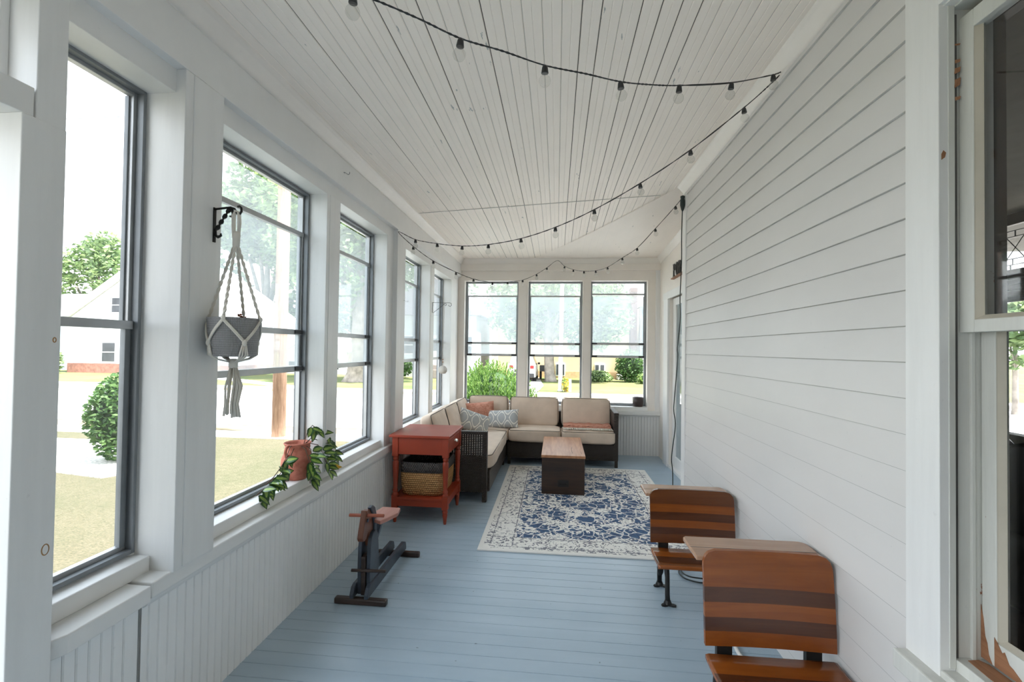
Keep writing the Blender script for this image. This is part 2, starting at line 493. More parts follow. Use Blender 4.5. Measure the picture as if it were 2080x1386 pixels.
# --- aluminium windows
def alu_window(n, axis, plane, u0, u1, z0, z1, rails, panes, out=-1, lower=None):
    """axis 'x': wall normal is x and u runs along y; out = direction of outdoors along the normal"""
    root = st_empty('window_%d' % n, (plane, (u0+u1)/2, z0) if axis == 'x' else ((u0+u1)/2, plane, z0))
    def bx(m, a0, a1, b0, b1, c0, c1, mi=0):      # a = normal offset inward positive
        n0, n1 = plane - out*a0, plane - out*a1
        n0, n1 = min(n0, n1), max(n0, n1)
        if axis == 'x': m.box(n0, n1, b0, b1, c0, c1, mi)
        else: m.box(b0, b1, n0, n1, c0, c1, mi)
    m = MB()
    for (a, b, wd, mi) in ((-0.028, -0.012, 0.014, 1), (-0.012, 0.012, 0.024, 0), (0.012, 0.040, 0.012, 1)):
        bx(m, a, b, u0, u0+wd, z0, z1, mi); bx(m, a, b, u1-wd, u1, z0, z1, mi)
        bx(m, a, b, u0+wd, u1-wd, z0, z0+wd*1.3, mi); bx(m, a, b, u0+wd, u1-wd, z1-wd, z1, mi)
    m.build('frame', [M['alu'], M['alu_d']], root, 0.0015)
    for (zr_, th, of, clips) in rails:
        m = MB(); bx(m, of-0.012, of+0.012, u0+0.014, u1-0.014, zr_-th/2, zr_+th/2)
        o = m.build('sash_rail', [M['alu']], root, 0.0015)
        if clips:
            for (ua, ub) in ((u0+0.02, u0+0.02+clips), (u1-0.02-clips, u1-0.02)):
                q = MB(); bx(q, of+0.010, of+0.018, ua, ub, zr_-th*0.32, zr_+th*0.42)
                q.build('latch', M['black'], root, 0.001)
    for (za, zb, of, mt, stile) in panes:
        if stile:
            m = MB()
            bx(m, of-0.008, of+0.008, u0+0.018, u0+0.018+stile, za, zb); bx(m, of-0.008, of+0.008, u1-0.018-stile, u1-0.018, za, zb)
            m.build('sash_stile', M['alu_d'], root, 0.001)
        m = MB()
        n0 = plane - out*of
        ua, ub = u0+0.015, u1-0.015
        if axis == 'x': m.box(n0-0.0015, n0+0.0015, ua, ub, za, zb)
        else: m.box(ua, ub, n0-0.0015, n0+0.0015, za, zb)
        m.build('pane', M[mt], root)
    return root
XP = -1.535
alu_window(1, 'x', XP, 1.10, 1.505, 0.672, 2.335, [(1.486, 0.030, 0.012, 0)], [(1.486, 2.31, -0.01, 'glass', 0.012), (0.70, 1.486, 0.010, 'glass', 0.020)])
for n, (a, b) in ((2, (1.70, 2.605)), (3, (2.78, 3.582)), (4, (3.935, 4.865)), (5, (5.035, 5.865))):
    alu_window(n, 'x', XP, a, b, 0.668, 2.335,
        [(2.085, 0.026, 0.004, 0), (1.500, 0.030, 0.006, 0.075), (1.285, 0.032, 0.012, 0.075)],
        [(2.085, 2.30, -0.014, 'haze_l', 0.0), (1.500, 2.085, -0.002, 'haze', 0.014), (1.285, 1.500, 0.006, 'haze_l', 0.016)])
YP = 6.43
for n, (a, b) in ((6, (-1.292, -0.537)), (7, (-0.396, 0.352)), (8, (0.469, 1.223))):
    alu_window(n, 'y', YP, a, b, 0.66, 2.368,
        [(2.165 if n < 8 else 2.195, 0.022, 0.004, 0), (1.497 if n < 8 else 1.507, 0.030, 0.006, 0.075), (1.330, 0.032, 0.012, 0.075)],
        [(2.165, 2.345, -0.014, 'haze_l', 0.0), (1.50, 2.165, -0.002, 'haze_b', 0.014), (1.33, 1.50, 0.006, 'haze', 0.016)], out=1)

# --- end wall
wb = st_empty('wall_back')
bs = [-1.385]; u = -1.36
while u < 1.36: bs.append(u); u += 0.0393
bs.append(1.385)
groove_strip('panelling', [M['bead'], M['pg1'], M['pg2']], 'x', bs, 0.007, 0.005, lambda u, d, r: (u, YB+d, r), [0.0, 0.55], 0.08, wb, seed=8)
m = MB(); m.box(-1.62,1.45,YB+0.012,6.62,-0.2,0.56)
m.build('core', M['white'], wb)
m = MB(); m.box(-1.562,1.45,YB,6.462,2.368,2.51); m.box(-1.562,1.45,YB-0.05,6.462,2.505,2.70)
for (a, b) in ((-1.385,-1.294),(-0.535,-0.398),(0.354,0.467),(1.225,1.335)): m.box(a, b, YB, 6.462, 0.56, 2.37)
for (a, b) in ((-0.517,-0.416),(0.372,0.449)): m.box(a, b, YB-0.004, YB+0.01, 0.66, 2.37)
m.build('header_and_mullions', M['cream'], wb, 0.002)
m = MB(); m.box(-1.385,1.386,YB-0.06,6.45,0.553,0.610)
st(m.build('trim_25', M['white'], None, 0.005, 3))
m = MB(); m.box(-1.386,1.386,YB-0.02,6.34,0.528,0.553); st(m.build('trim_26', M['white'], None, 0.003))
m = MB(); m.box(-1.30,1.232,YB-0.022,6.45,0.610,0.657); st(m.build('trim_27', M['white'], None, 0.004))
m = MB(); m.box(1.329,1.45,YB-0.018,6.462,0.605,2.51); st(m.build('trim_28', M['white_v'], None, 0.003))

# --- clapboard house wall
wr = st_empty('wall_right')
m = MB()
z = 1.506 - 0.1106*14
prof = []
while z < 2.80:
    zt = min(z+0.1106, 2.82)
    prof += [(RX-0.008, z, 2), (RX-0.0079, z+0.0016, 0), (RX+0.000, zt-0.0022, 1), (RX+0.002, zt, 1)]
    z += 0.1106
k = len(prof)
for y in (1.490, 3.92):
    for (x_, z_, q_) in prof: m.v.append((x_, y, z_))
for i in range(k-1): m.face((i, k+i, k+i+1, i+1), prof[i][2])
m.build('clapboards', [M['siding'], simple('siding_joint', (0.60,0.59,0.565), 0.8), simple('siding_edge_shade', (0.44,0.435,0.42), 0.7)], wr)  # lap edges greyed: the shade line under each board is painted in
m = MB(); m.box(RX+0.002,1.245,1.50,3.965,-0.2,2.85)
m.box(RX+0.002,1.245,-2.6,1.50,-0.2,0.50); m.box(RX+0.002,1.245,-2.6,1.50,2.40,2.85); m.box(RX+0.002,1.245,-2.6,0.42,0.50,2.40)
m.build('core', M['white'], wr)
m = MB(); m.box(RX-0.014,RX+0.03,3.88,3.975,0,2.815); m.box(1.0711,1.10,3.93,3.985,0,2.815)
st(m.build('trim_29', M['white_v'], None, 0.002))
# recessed wall with a glazed door
wd = st_empty('wall_recess')
m = MB(); m.box(1.385,1.50,5.75,6.5,0,2.80); m.box(1.385,1.50,3.9,5.75,2.09,2.80); m.box(1.385,1.50,3.9,4.70,0,2.80)
m.box(1.10,1.385,3.968,3.985,0,2.80)
m.build('plaster', M['cream'], wd)
m = MB(); m.box(1.360,1.385,5.76,5.97,0,2.14); m.box(1.358,1.385,4.5,5.99,2.06,2.15); m.box(1.365,1.385,4.55,4.70,0,2.06)
st(m.build('trim_30', M['white_v'], None, 0.003))
m = MB(); m.box(1.375,1.50,4.70,5.76,0,0.035); st(m.build('trim_31', M['white'], None, 0.003))
dr = st_empty('door_1', (1.45,5.2,0.03))
m = MB(); m.box(1.42,1.46,5.61,5.745,0.035,2.06); m.box(1.42,1.46,4.705,4.80,0.035,2.06); m.box(1.42,1.46,4.80,5.61,1.97,2.06); m.box(1.42,1.46,4.80,5.61,0.035,0.16)
m.build('door_frame', M['white_v'], dr, 0.004)
m = MB(); m.box(1.438,1.442,4.79,5.62,0.15,1.98); m.build('pane', glass_mat('door_glass', (0.85,0.93,0.95), 0.55, hz_col=(0.86,0.95,0.98)), dr)

# --- old double-hung window in the house wall
m = MB(); m.box(RX-0.011,RX+0.03,1.374,1.497,0.534,2.815); m.box(RX-0.011,RX+0.03,-2.4,1.376,2.405,2.815); m.box(RX-0.011,RX+0.03,0.30,0.42,0.555,2.405)
st(m.build('trim_32', M['white_v'], None, 0.002))
m = MB(); m.box(1.02,1.20,0.25,1.495,0.480,0.536); m.box(1.06,1.20,0.25,1.375,0.53,0.5545); st(m.build('trim_33', M['old'], None, 0.005))
w9 = st_empty('window_9', (1.13,0.9,0.55))
m = MB(); m.box(RX+0.03,1.210,1.385,1.41,0.553,2.41); m.box(RX+0.03,1.210,0.40,0.425,0.553,2.41); m.box(RX+0.03,1.210,0.40,1.41,2.395,2.42)
m.box(1.083,1.100,1.372,1.39,0.56,2.40); m.box(1.145,1.155,1.378,1.39,0.56,1.49); m.box(1.10,1.112,1.380,1.388,0.58,2.38, 1)
m.build('jamb', [M['old'], M['crack']], w9, 0.0015)
m = MB(); m.box(1.211,1.246,1.388,1.60,0.553,2.41); m.box(1.211,1.246,0.30,0.44,0.553,2.41); m.box(1.211,1.246,0.40,1.41,2.36,2.42); m.box(1.211,1.262,0.42,1.39,0.50,0.60)
m.build('interior_casing', wood('dark_interior_casing', (0.030,0.022,0.015), (0.070,0.052,0.036), 2, 4, 0.4), w9, 0.002)
m = MB(); m.box(1.10,1.21,0.42,1.388,0.545,0.585); m.build('window_sill', M['old'], w9, 0.003)
m = MB(); rr = random.Random(2)
m.prism([(1.122,1.30),(1.128,1.372),(1.160,1.378),(1.171,1.36),(1.171,1.05),(1.160,1.10),(1.150,1.17),(1.138,1.20)], 'z', 0.585, 0.5862)
m.prism([(1.384,0.592),(1.384,0.735),(1.377,0.700),(1.372,0.655),(1.366,0.640),(1.362,0.612),(1.352,0.592)], 'x', 1.1708, 1.1722)
m.prism([(1.345,0.592),(1.346,0.668),(1.335,0.655),(1.325,0.640),(1.318,0.646),(1.306,0.622),(1.296,0.618),(1.27,0.600),(1.22,0.592)], 'x', 1.1708, 1.1722)
for (zz, hh_) in ((2.285,0.006),(2.235,0.012),(2.205,0.020),(2.165,0.030),(2.13,0.012)):
    m.prism([(1.098+rr.uniform(0,.003),zz),(1.112,zz+hh_*0.3),(1.114,zz+hh_),(1.100,zz+hh_*0.8)], 'y', 1.3708, 1.3722)
m.prism([(1.066,1.965),(1.075,1.972),(1.078,1.985),(1.071,1.992),(1.066,1.982)], 'y', 1.3732, 1.3742)
m.build('bare_wood_chips', M['bare'], w9)
def sash(nm, x0, x1, y0, y1, z0, z1, sw, bw, tw):
    m = MB()
    m.box(x0,x1,y1-sw,y1,z0,z1); m.box(x0,x1,y0,y0+sw,z0,z1); m.box(x0,x1,y0+sw,y1-sw,z0,z0+bw); m.box(x0,x1,y0+sw,y1-sw,z1-tw,z1)
    o = m.build(nm, M['old'], w9, 0.002)
    p = MB(); e = 0.012; xm = (x0+x1)/2
    a, b, c, d = y0+sw, y1-sw, z0+bw, z1-tw
    p.hexa([(x0+0.002,b-0.0,c),(xm,b-0.0,c),(xm,b-e,c),(x0+0.004,b-0.001,c),(x0+0.002,b,d),(xm,b,d),(xm,b-e,d),(x0+0.004,b-0.001,d)])
    p.hexa([(x0+0.003,a,c),(xm,a,c),(xm,b,c),(x0+0.003,b,c),(x0+0.004,a,c+0.001),(xm,a,c+e),(xm,b,c+e),(x0+0.004,b,c+0.001)])
    p.build('putty', M['putty'], o)
    g = MB(); g.box(xm-0.0015,xm+0.0015,a-0.005,b+0.005,c-0.005,d+0.005); g.build('pane', M['glass'], w9)
sash('upper_sash', 1.118, 1.152, 0.425, 1.382, 1.482, 2.365, 0.044, 0.034, 0.05)
sash('lower_sash', 1.172, 1.206, 0.425, 1.382, 0.590, 1.52, 0.042, 0.066, 0.036)

# unseen wall behind the camera, closed and darkened to cut light; the roof
m = MB(); m.box(-1.62,-0.8,-2.62,-2.52,0,2.82); m.box(0.6,1.28,-2.62,-2.52,0,2.82); m.box(-0.8,0.6,-2.62,-2.52,2.2,2.82); m.box(-0.8,0.6,-2.60,-2.55,0,2.2)
st(m.build('wall_front', simple('light_cutting_tan', (0.42,0.37,0.31), 0.6)))
m = MB(); m.box(-2.05,8.0,-3.2,7.1,2.90,3.02); m.prism([(-2.05,3.02),(8.0,3.02),(3.0,5.6)], 'y', -3.2, 7.1)
st(m.build('trim_34', simple('roof_shingles', (0.12,0.115,0.11), 0.8)))
m = MB(); m.box(-1.66,-1.60,-2.6,6.6,-0.66,-0.05); m.box(-1.66,1.4,6.56,6.62,-0.66,-0.05)
st(m.build('trim_35', M['white']))

# ------------------------------------------------------------------ more tools
def rbox(m, sx, sy, sz, T, p=7, n=8, puff=0.0, mi=0, wob=0.0, seed=0, pz=None):
    """soft box (half sizes) placed by matrix T"""
    base = {}
    def V(a, b, c):
        key = (round(a, 5), round(b, 5), round(c, 5))
        if key in base: return base[key]
        d = (abs(a)**p + abs(b)**p + abs(c)**p)**(1.0/p)
        x, y, z = a/d, b/d, c/d
        f = 1.0
        if puff:
            z *= 1 + puff*(1-x*x)*(1-y*y) - puff*0.9*max(abs(x), abs(y))**4
        q = Vector((x*sx, y*sy, z*sz))
        if wob:
            q += Vector((0, 0, wob*mnoise.noise(Vector((x*2.2+seed, y*2.2, z+seed*0.7))))) + Vector((1, 1, 0))*wob*0.5*mnoise.noise(Vector((x*3+9, y*3+seed, z)))
        m.v.append(tuple(T @ q)); base[key] = len(m.v)-1
        return base[key]
    g = [-1+2*i/n for i in range(n+1)]
    for ax in range(3):
        for sg in (-1, 1):
            for i in range(n):
                for j in range(n):
                    def P(u, v):
                        return (sg, u, v) if ax == 0 else ((u, sg, v) if ax == 1 else (u, v, sg))
                    q = [V(*P(g[i], g[j])), V(*P(g[i+1], g[j])), V(*P(g[i+1], g[j+1])), V(*P(g[i], g[j+1]))]
                    if (sg > 0) == (ax == 1): q = q[::-1]
                    m.face(q, mi, True)
    return m
def xf(loc, rot=(0,0,0)):
    from mathutils import Euler
    return Matrix.Translation(loc) @ Euler(rot).to_matrix().to_4x4()

# ------------------------------------------------------------------ furniture materials
def fabric(name, col, var=0.08, wr=0.3):
    t = NT(name); v = t.coord()
    f = t.noise(v, 5, 4)
    t.set(t.ramp(f, [(0.3, [x*(1-var) for x in col]), (0.7, [min(1, x*(1+var)) for x in col])]), 0.9)
    wv = t.noise(t.coord((1,1,1)), 9, 3, 0.5)
    w2 = t.noise(t.coord((1,1,1)), 420, 1)
    t.bump(t.math('ADD', t.math('MULTIPLY', wv, 1.0), t.math('MULTIPLY', w2, 0.12)), wr, 0.02)
    t.b.inputs['Sheen Weight'].default_value = 0.2
    return t.mat
M['beige'] = fabric('beige_canvas', (0.68, 0.55, 0.44))
M['piping'] = simple('dark_piping', (0.10,0.085,0.07), 0.8)
t = NT('dark_wicker')
o_ = t.sep(t.coord((1,1,1)))
hs = t.math('ADD', o_[0], o_[1])
a_ = t.math('SINE', t.math('MULTIPLY', hs, 2*pi/0.022)); b_ = t.math('SINE', t.math('MULTIPLY', o_[2], 2*pi/0.014))
wv = t.math('MULTIPLY', a_, b_)
t.set(t.mix(t.math('MULTIPLY_ADD', wv, 0.5, 0.5), (0.018,0.013,0.011), (0.075,0.055,0.045)), 0.45)
t.bump(wv, 0.7, 0.006)
M['wicker'] = t.mat
M['strip'] = simple('dark_woven_strip', (0.035,0.028,0.024), 0.45, 0, 0.3, 40)
M['red'] = paint('rust_red_paint', (0.33,0.042,0.014), 0.40, 0.22, (1,1,1), 0.06, 30)
M['chrome'] = simple('pewter', (0.55,0.54,0.52), 0.32, 0.9)
t = NT('rush_weave')
o_ = t.sep(t.coord((1,1,1)))
an = t.math('ARCTAN2', o_[1], o_[0])
row = t.math('FLOOR', t.math('DIVIDE', o_[2], 0.017))
wv = t.math('SINE', t.math('ADD', t.math('MULTIPLY', t.math('ADD', o_[0], o_[1]), 330.0), t.math('MULTIPLY', row, pi)))
zz = t.math('SINE', t.math('MULTIPLY', o_[2], 2*pi/0.017))
hh = t.math('ADD', t.math('MULTIPLY', wv, 0.5), t.math('MULTIPLY', zz, 0.7))
t.set(t.ramp(t.math('MULTIPLY_ADD', hh, 0.4, 0.5), [(0.1, (0.26,0.10,0.022)), (0.6, (0.60,0.31,0.105)), (0.95, (0.74,0.44,0.19))]), 0.6)
t.bump(hh, 0.8, 0.008); M['rush'] = t.mat
t = NT('dark_rush_weave')
o_ = t.sep(t.coord((1,1,1)))
row = t.math('FLOOR', t.math('DIVIDE', o_[2], 0.014))
wv = t.math('SINE', t.math('ADD', t.math('MULTIPLY', t.math('ADD', o_[0], o_[1]), 330.0), t.math('MULTIPLY', row, pi)))
t.set(t.ramp(t.math('MULTIPLY_ADD', wv, 0.5, 0.5), [(0.1, (0.035,0.03,0.028)), (0.9, (0.11,0.095,0.085))]), 0.6)
t.bump(wv, 0.8, 0.006); M['rush_d'] = t.mat
M['trunk_top'] = wood('worn_plank_top', (0.33,0.135,0.055), (0.58,0.30,0.15), 1, 5, 0.42, 0.12)
M['trunk'] = wood('dark_stained_plank', (0.016,0.008,0.005), (0.060,0.028,0.014), 0, 5, 0.38, 0.12)
M['w_a'] = wood('honey_varnished_wood', (0.20,0.048,0.006), (0.29,0.080,0.011), 0, 4, 0.27, 0.03, 0.12)
M['w_b'] = wood('walnut_varnished_wood', (0.062,0.018,0.0065), (0.105,0.033,0.011), 0, 4, 0.27, 0.03, 0.12)
M['w_c'] = wood('chestnut_varnished_wood', (0.105,0.030,0.008), (0.165,0.052,0.013), 0, 4, 0.27, 0.03, 0.12)
M['w_d'] = wood('pale_varnished_top', (0.36,0.20,0.12), (0.50,0.30,0.19), 0, 4, 0.22, 0.03, 0.4)

# ------------------------------------------------------------------ rug
t = NT('blue_medallion_pile')
o_ = t.sep(t.coord((1,1,1)))
ax, ay = t.math('ABSOLUTE', o_[0]), t.math('ABSOLUTE', o_[1])
wob = t.noise(t.coord((1,1,1)), 9, 2)
sym = t.comb(t.math('ADD', ax, t.math('MULTIPLY', wob, 0.06)), t.math('ADD', ay, t.math('MULTIPLY', wob, 0.06)), 0.0)
vo = t.node('ShaderNodeTexVoronoi'); vo.feature = 'DISTANCE_TO_EDGE'; vo.inputs['Scale'].default_value = 11.0; t.link(sym, vo.inputs['Vector'])
n1 = t.noise(sym, 13, 2, 0.5, 1.6); n2 = t.noise(sym, 24, 2, 0.5, 2.0)
wear = t.noise(t.coord((1,1,1)), 3.2, 4, 0.6)
fieldx = t.math('LESS_THAN', ax, 0.55); fieldy = t.math('LESS_THAN', ay, 0.93); field = t.math('MULTIPLY', fieldx, fieldy)
rad = t.math('SQRT', t.math('ADD', t.math('POWER', ax, 2), t.math('POWER', t.math('MULTIPLY', ay, 0.8), 2)))
ring = t.math('SINE', t.math('MULTIPLY_ADD', n1, 7.0, t.math('MULTIPLY', rad, 26.0)))
dens = t.math('MULTIPLY_ADD', field, 0.13, t.math('MULTIPLY', t.math('SUBTRACT', wear, 0.5), 0.55))
blue = t.math('GREATER_THAN', t.math('ADD', t.math('ADD', n1, dens), t.math('MULTIPLY', ring, 0.075)), 0.595)
vein = t.math('LESS_THAN', vo.outputs['Distance'], 0.045)
navy = t.math('GREATER_THAN', t.math('ADD', n2, t.math('MULTIPLY', dens, 0.5)), t.math('MULTIPLY_ADD', field, 0.05, 0.552))
cream = t.mix(t.noise(t.coord((1,1,1)), 30, 3), (0.84,0.82,0.78), (0.94,0.92,0.88))
c = t.mix(t.math('MULTIPLY', blue, field), cream, t.mix(wear, (0.022,0.068,0.165), (0.085,0.165,0.29)))
bord = t.math('SUBTRACT', 1.0, field)
c = t.mix(t.math('MULTIPLY', t.math('MULTIPLY', navy, bord), 0.85), c, (0.10,0.105,0.15))
c = t.mix(t.math('MULTIPLY', t.math('MULTIPLY', navy, field), 0.85), c, (0.05,0.07,0.14))
c = t.mix(t.math('MULTIPLY', vein, 0.8), c, (0.88,0.86,0.82))
def band(val, lo, hi): return t.math('MULTIPLY', t.math('GREATER_THAN', val, lo), t.math('LESS_THAN', val, hi))
lines = t.math('ADD', t.math('MULTIPLY', t.math('MAXIMUM', band(ax, 0.555, 0.566), band(ax, 0.715, 0.724)), t.math('LESS_THAN', ay, 1.10)),
               t.math('MULTIPLY', t.math('MAXIMUM', band(ay, 0.935, 0.946), band(ay, 1.095, 1.104)), t.math('LESS_THAN', ax, 0.724)))
c = t.mix(t.math('MULTIPLY', lines, t.math('GREATER_THAN', n2, 0.42)), c, (0.22,0.22,0.25))
edge = t.math('MAXIMUM', t.math('GREATER_THAN', ax, 0.765), t.math('GREATER_THAN', ay, 1.135))
c = t.mix(edge, c, (0.86,0.84,0.80))
t.set(c, 0.95); t.bump(t.noise(t.coord((1,1,1)), 300, 1), 0.3, 0.004)
m = MB(); m.box(-0.80,0.80,-1.17,1.17,0.0,0.010)
rug = m.build('rug', t.mat, None, 0.003)
rug.location = (0.258, 4.352, 0.0); rug.rotation_euler = (0,0,radians(0.2))
tag(rug, 'cream area rug with a faded blue medallion pattern lying on the blue floorboards', 'rug')

# ------------------------------------------------------------------ trunk used as coffee table
T0 = thing('wooden_trunk', 'old dark wooden trunk with a worn plank top standing on the rug', 'trunk', (0.08,4.94,0.010))
m = MB(); m.box(-0.128,0.288,4.470,5.41,0.010,0.365); m.build('body', M['trunk'], T0, 0.005)
m = MB(); m.box(-0.134,0.294,4.463,5.417,0.362,0.388); m.build('lid', M['trunk_top'], T0, 0.004)
m = MB(); m.box(0.03,0.135,4.464,4.472,0.085,0.150); hp = m.build('handle_plate', simple('blackened_plate', (0.012,0.010,0.009), 0.5), T0, 0.002)
m = MB(); m.tube([(0.045,4.462,0.128),(0.047,4.452,0.115),(0.083,4.450,0.108),(0.118,4.452,0.115),(0.120,4.462,0.128)], 0.004, 6); m.build('handle', M['iron'], hp)
m = MB(); m.tube([(0.17,4.4625,0.379),(0.172,4.60,0.3885),(0.165,4.75,0.3885),(0.175,4.86,0.3885)], 0.0016, 4); m.tube([(0.255,4.4625,0.375),(0.262,4.56,0.3885),(0.258,4.66,0.3885)], 0.0014, 4)
m.build('split', M['crack'], T0)

# ------------------------------------------------------------------ rust red end table with drawer
T1 = thing('end_table', 'rust red painted end table with a drawer, turned legs and a lower shelf', 'table', (-1.09,3.86,0))
x0, x1, y0, y1 = -1.315, -0.852, 3.592, 4.092
m = MB(); m.box(-1.338,-0.838,3.575,4.110,0.690,0.712); m.build('tabletop', M['red'], T1, 0.005, 3)
m = MB(); m.box(x0+0.012,x1-0.012,y0+0.008,y0+0.030,0.553,0.690); m.box(x0+0.012,x1-0.012,y1-0.030,y1-0.008,0.553,0.690); m.box(x0+0.006,x0+0.028,y0+0.03,y1-0.03,0.553,0.690)
m.box(x1-0.028,x1-0.012,y0+0.03,y1-0.03,0.553,0.690); m.build('apron', M['red'], T1, 0.002)
m = MB(); m.box(x1-0.013,x1-0.002,y0+0.055,y1-0.055,0.572,0.676); dw = m.build('drawer', M['red'], T1, 0.003)
m = MB()
for k in range(9):
    pass
prof = [(0.004,0.022),(0.014,0.019),(0.020,0.010),(0.022,0.0),(0.022,-0.004)]
n0 = len(m.v)
for i in range(9):
    an = pi*i/8
    for (d, zz) in prof: m.v.append((x1-0.002+d, 3.845-0.042*cos(an)*(0.75+0.25*(1-d/0.022)), 0.622+zz*(0.5+0.5*sin(an))))
for i in range(8):
    for j in range(4): m.face((n0+i*5+j, n0+i*5+j+1, n0+(i+1)*5+j+1, n0+(i+1)*5+j), 0, True)
m.build('cup_pull', M['chrome'], dw)
for lx in (x0+0.024, x1-0.024):
    for ly in (y0+0.024, y1-0.024):
        m = MB(); h_ = 0.024
        m.box(lx-h_,lx+h_,ly-h_,ly+h_,0.535,0.690); m.box(lx-h_,lx+h_,ly-h_,ly+h_,0.118,0.222)
        m.lathe([(0.024,0.535),(0.020,0.527),(0.023,0.518),(0.023,0.508),(0.017,0.500),(0.024,0.488),(0.0245,0.46),(0.021,0.38),(0.0175,0.31),(0.016,0.27),(0.021,0.262),(0.021,0.252),(0.017,0.244),(0.024,0.232),(0.024,0.222)], (lx,ly,0), 16)
        m.lathe([(0.006,0.0),(0.011,0.0),(0.013,0.015),(0.016,0.045),(0.021,0.075),(0.017,0.083),(0.022,0.092),(0.022,0.102),(0.018,0.110),(0.024,0.118)], (lx,ly,0), 16)
        m.build('leg', M['red'], T1, 0.0015)
m = MB(); m.box(x0+0.005,x1-0.005,y0+0.005,y1-0.005,0.185,0.205); m.box(x0+0.012,x1-0.012,y0+0.010,y0+0.028,0.135,0.186); m.box(x0+0.012,x1-0.012,y1-0.028,y1-0.010,0.135,0.186)
m.box(x0+0.010,x0+0.028,y0+0.02,y1-0.02,0.135,0.186); m.box(x1-0.028,x1-0.010,y0+0.02,y1-0.02,0.135,0.186); m.build('shelf', M['red'], T1, 0.002)
# basket on its shelf
T2 = thing('storage_basket', 'woven rush basket with a dark upper band on the lower shelf of the red table', 'basket', (-1.09,3.86,0.206))
def rrect(cx, cy, a, b, r, n=6):
    out = []
    for (sx_, sy_, st_) in ((1,1,0),(-1,1,90),(-1,-1,180),(1,-1,270)):
        for i in range(n+1):
            an = radians(st_+90*i/n); out.append((cx+sx_*(a-r)+r*cos(an), cy+sy_*(b-r)+r*sin(an)))
    return out
def basket_wall(zs, mats, nm, parent):
    m = MB(); rings = []
    for (z_, g_) in zs: rings.append([(p[0], p[1], z_) for p in rrect(-1.085, 3.85, 0.172+g_, 0.195+g_, 0.06)])
    for z_, g_ in zs[::-1]: rings.append([(p[0], p[1], z_) for p in rrect(-1.085, 3.85, 0.172+g_-0.012, 0.195+g_-0.012, 0.05)])
    n_ = len(rings[0])
    for r_ in rings: m.v += r_
    for i in range(len(rings)-1):
        for j in range(n_): m.face((i*n_+j, i*n_+(j+1) % n_, (i+1)*n_+(j+1) % n_, (i+1)*n_+j), 0, True)
    m.face(list(range(n_))[::-1])
    m.build(nm, mats, parent)
basket_wall([(0.206,-0.012),(0.215,0.0),(0.27,0.010),(0.33,0.014),(0.395,0.015)], M['rush'], 'body', T2)
basket_wall([(0.395,0.016),(0.43,0.017),(0.475,0.016),(0.478,0.012)], M['rush_d'], 'rim_band', T2)

# ------------------------------------------------------------------ wicker sectional
def lattice(nm, x0, x1, y, z0, z1, parent, nx=24, nz=14):
    m = MB()
    for i in range(nx+1):
        x = x0+(x1-x0)*i/nx; m.box(x-0.0072,x+0.0072,y-0.004,y+0.004,z0,z1)
    for i in range(nz+1):
        z = z0+(z1-z0)*i/nz; m.box(x0,x1,y-0.006,y+0.006,z-0.0052,z+0.0052)
    return m.build(nm, M['strip'], parent)
def cushion(nm, c, s, rot, parent, p=9, pipe=True, puff=0.10, seed=0, mat='beige', wob=0.006):
    T = xf(c, rot); m = MB()
    rbox(m, s[0], s[1], s[2], T, p, 14, puff, 0, wob, seed)
    o = m.build(nm, M[mat], parent)
    if pipe:
        for sg in (1,):
            q = MB(); path = []
            for (px, py) in rrect(0, 0, s[0]*0.965, s[1]*0.965, min(s[0], s[1])*0.16, 5):
                path.append(tuple(T @ Vector((px, py, sg*s[2]*0.80))))
            q.tube(path, 0.0035, 5, closed=True); q.build('piping', M['piping'], o)
    return o
S1 = thing('wicker_sofa', 'dark wicker sofa section along the side windows with a lattice arm beside the red table', 'sofa', (-0.97,4.9,0), 'pieces of the wicker corner sofa')
m = MB(); m.box(-1.30,-0.605,4.225,5.60,0.085,0.275); m.box(-1.31,-1.27,4.225,6.12,0.085,0.60); m.box(-1.30,-0.60,5.60,6.12,0.085,0.27)
m.build('base', M['wicker'], S1, 0.006)
m = MB(); m.box(-1.30,-0.625,4.168,4.226,0.618,0.650); m.box(-0.668,-0.625,4.168,4.226,0.0,0.62); m.box(-1.30,-1.262,4.168,4.226,0.0,0.62); m.build('arm_frame', M['wicker'], S1, 0.005)
m = MB(); m.box(-1.262,-0.668,4.180,4.214,0.085,0.425); m.build('arm_panel', M['wicker'], S1, 0.002)
lattice('arm_lattice', -1.262, -0.668, 4.197, 0.425, 0.618, S1, 27, 12)
for (lx, ly) in ((-0.64,5.56),(-1.28,5.9)):
    m = MB(); m.box(lx-0.018,lx+0.018,ly-0.018,ly+0.018,0,0.09); m.build('leg', M['wicker'], S1)
cushion('seat_cushion', (-0.905,4.915,0.350), (0.325,0.675,0.078), (0,0,0), S1, 10, True, 0.10, 3, wob=0.012)
cushion('corner_seat_cushion', (-0.905,5.76,0.350), (0.325,0.17,0.078), (0,0,0), S1, 10, False, 0.05, 4)
for i, (ya, yb) in enumerate(((4.27,4.845),(4.85,5.42),(5.425,6.0))):
    cushion('back_cushion', (-1.205,(ya+yb)/2,0.590), (0.175,(yb-ya)/2,0.075), (0,radians(74),0), S1, 7, True, 0.16, 5+i)
cushion('back_cushion', (-0.886,6.02,0.605), (0.264,0.188,0.07), (radians(82),0,0), S1, 8, True, 0.14, 19)
S2 = thing('wicker_sofa', 'dark wicker sofa section under the end windows with the folded blanket on its seat', 'sofa', (0.1,5.86,0), 'pieces of the wicker corner sofa')
m = MB(); m.box(-0.590,0.715,5.605,6.12,0.078,0.272); m.box(-0.590,0.715,6.10,6.145,0.10,0.60); m.build('base', M['wicker'], S2, 0.006)
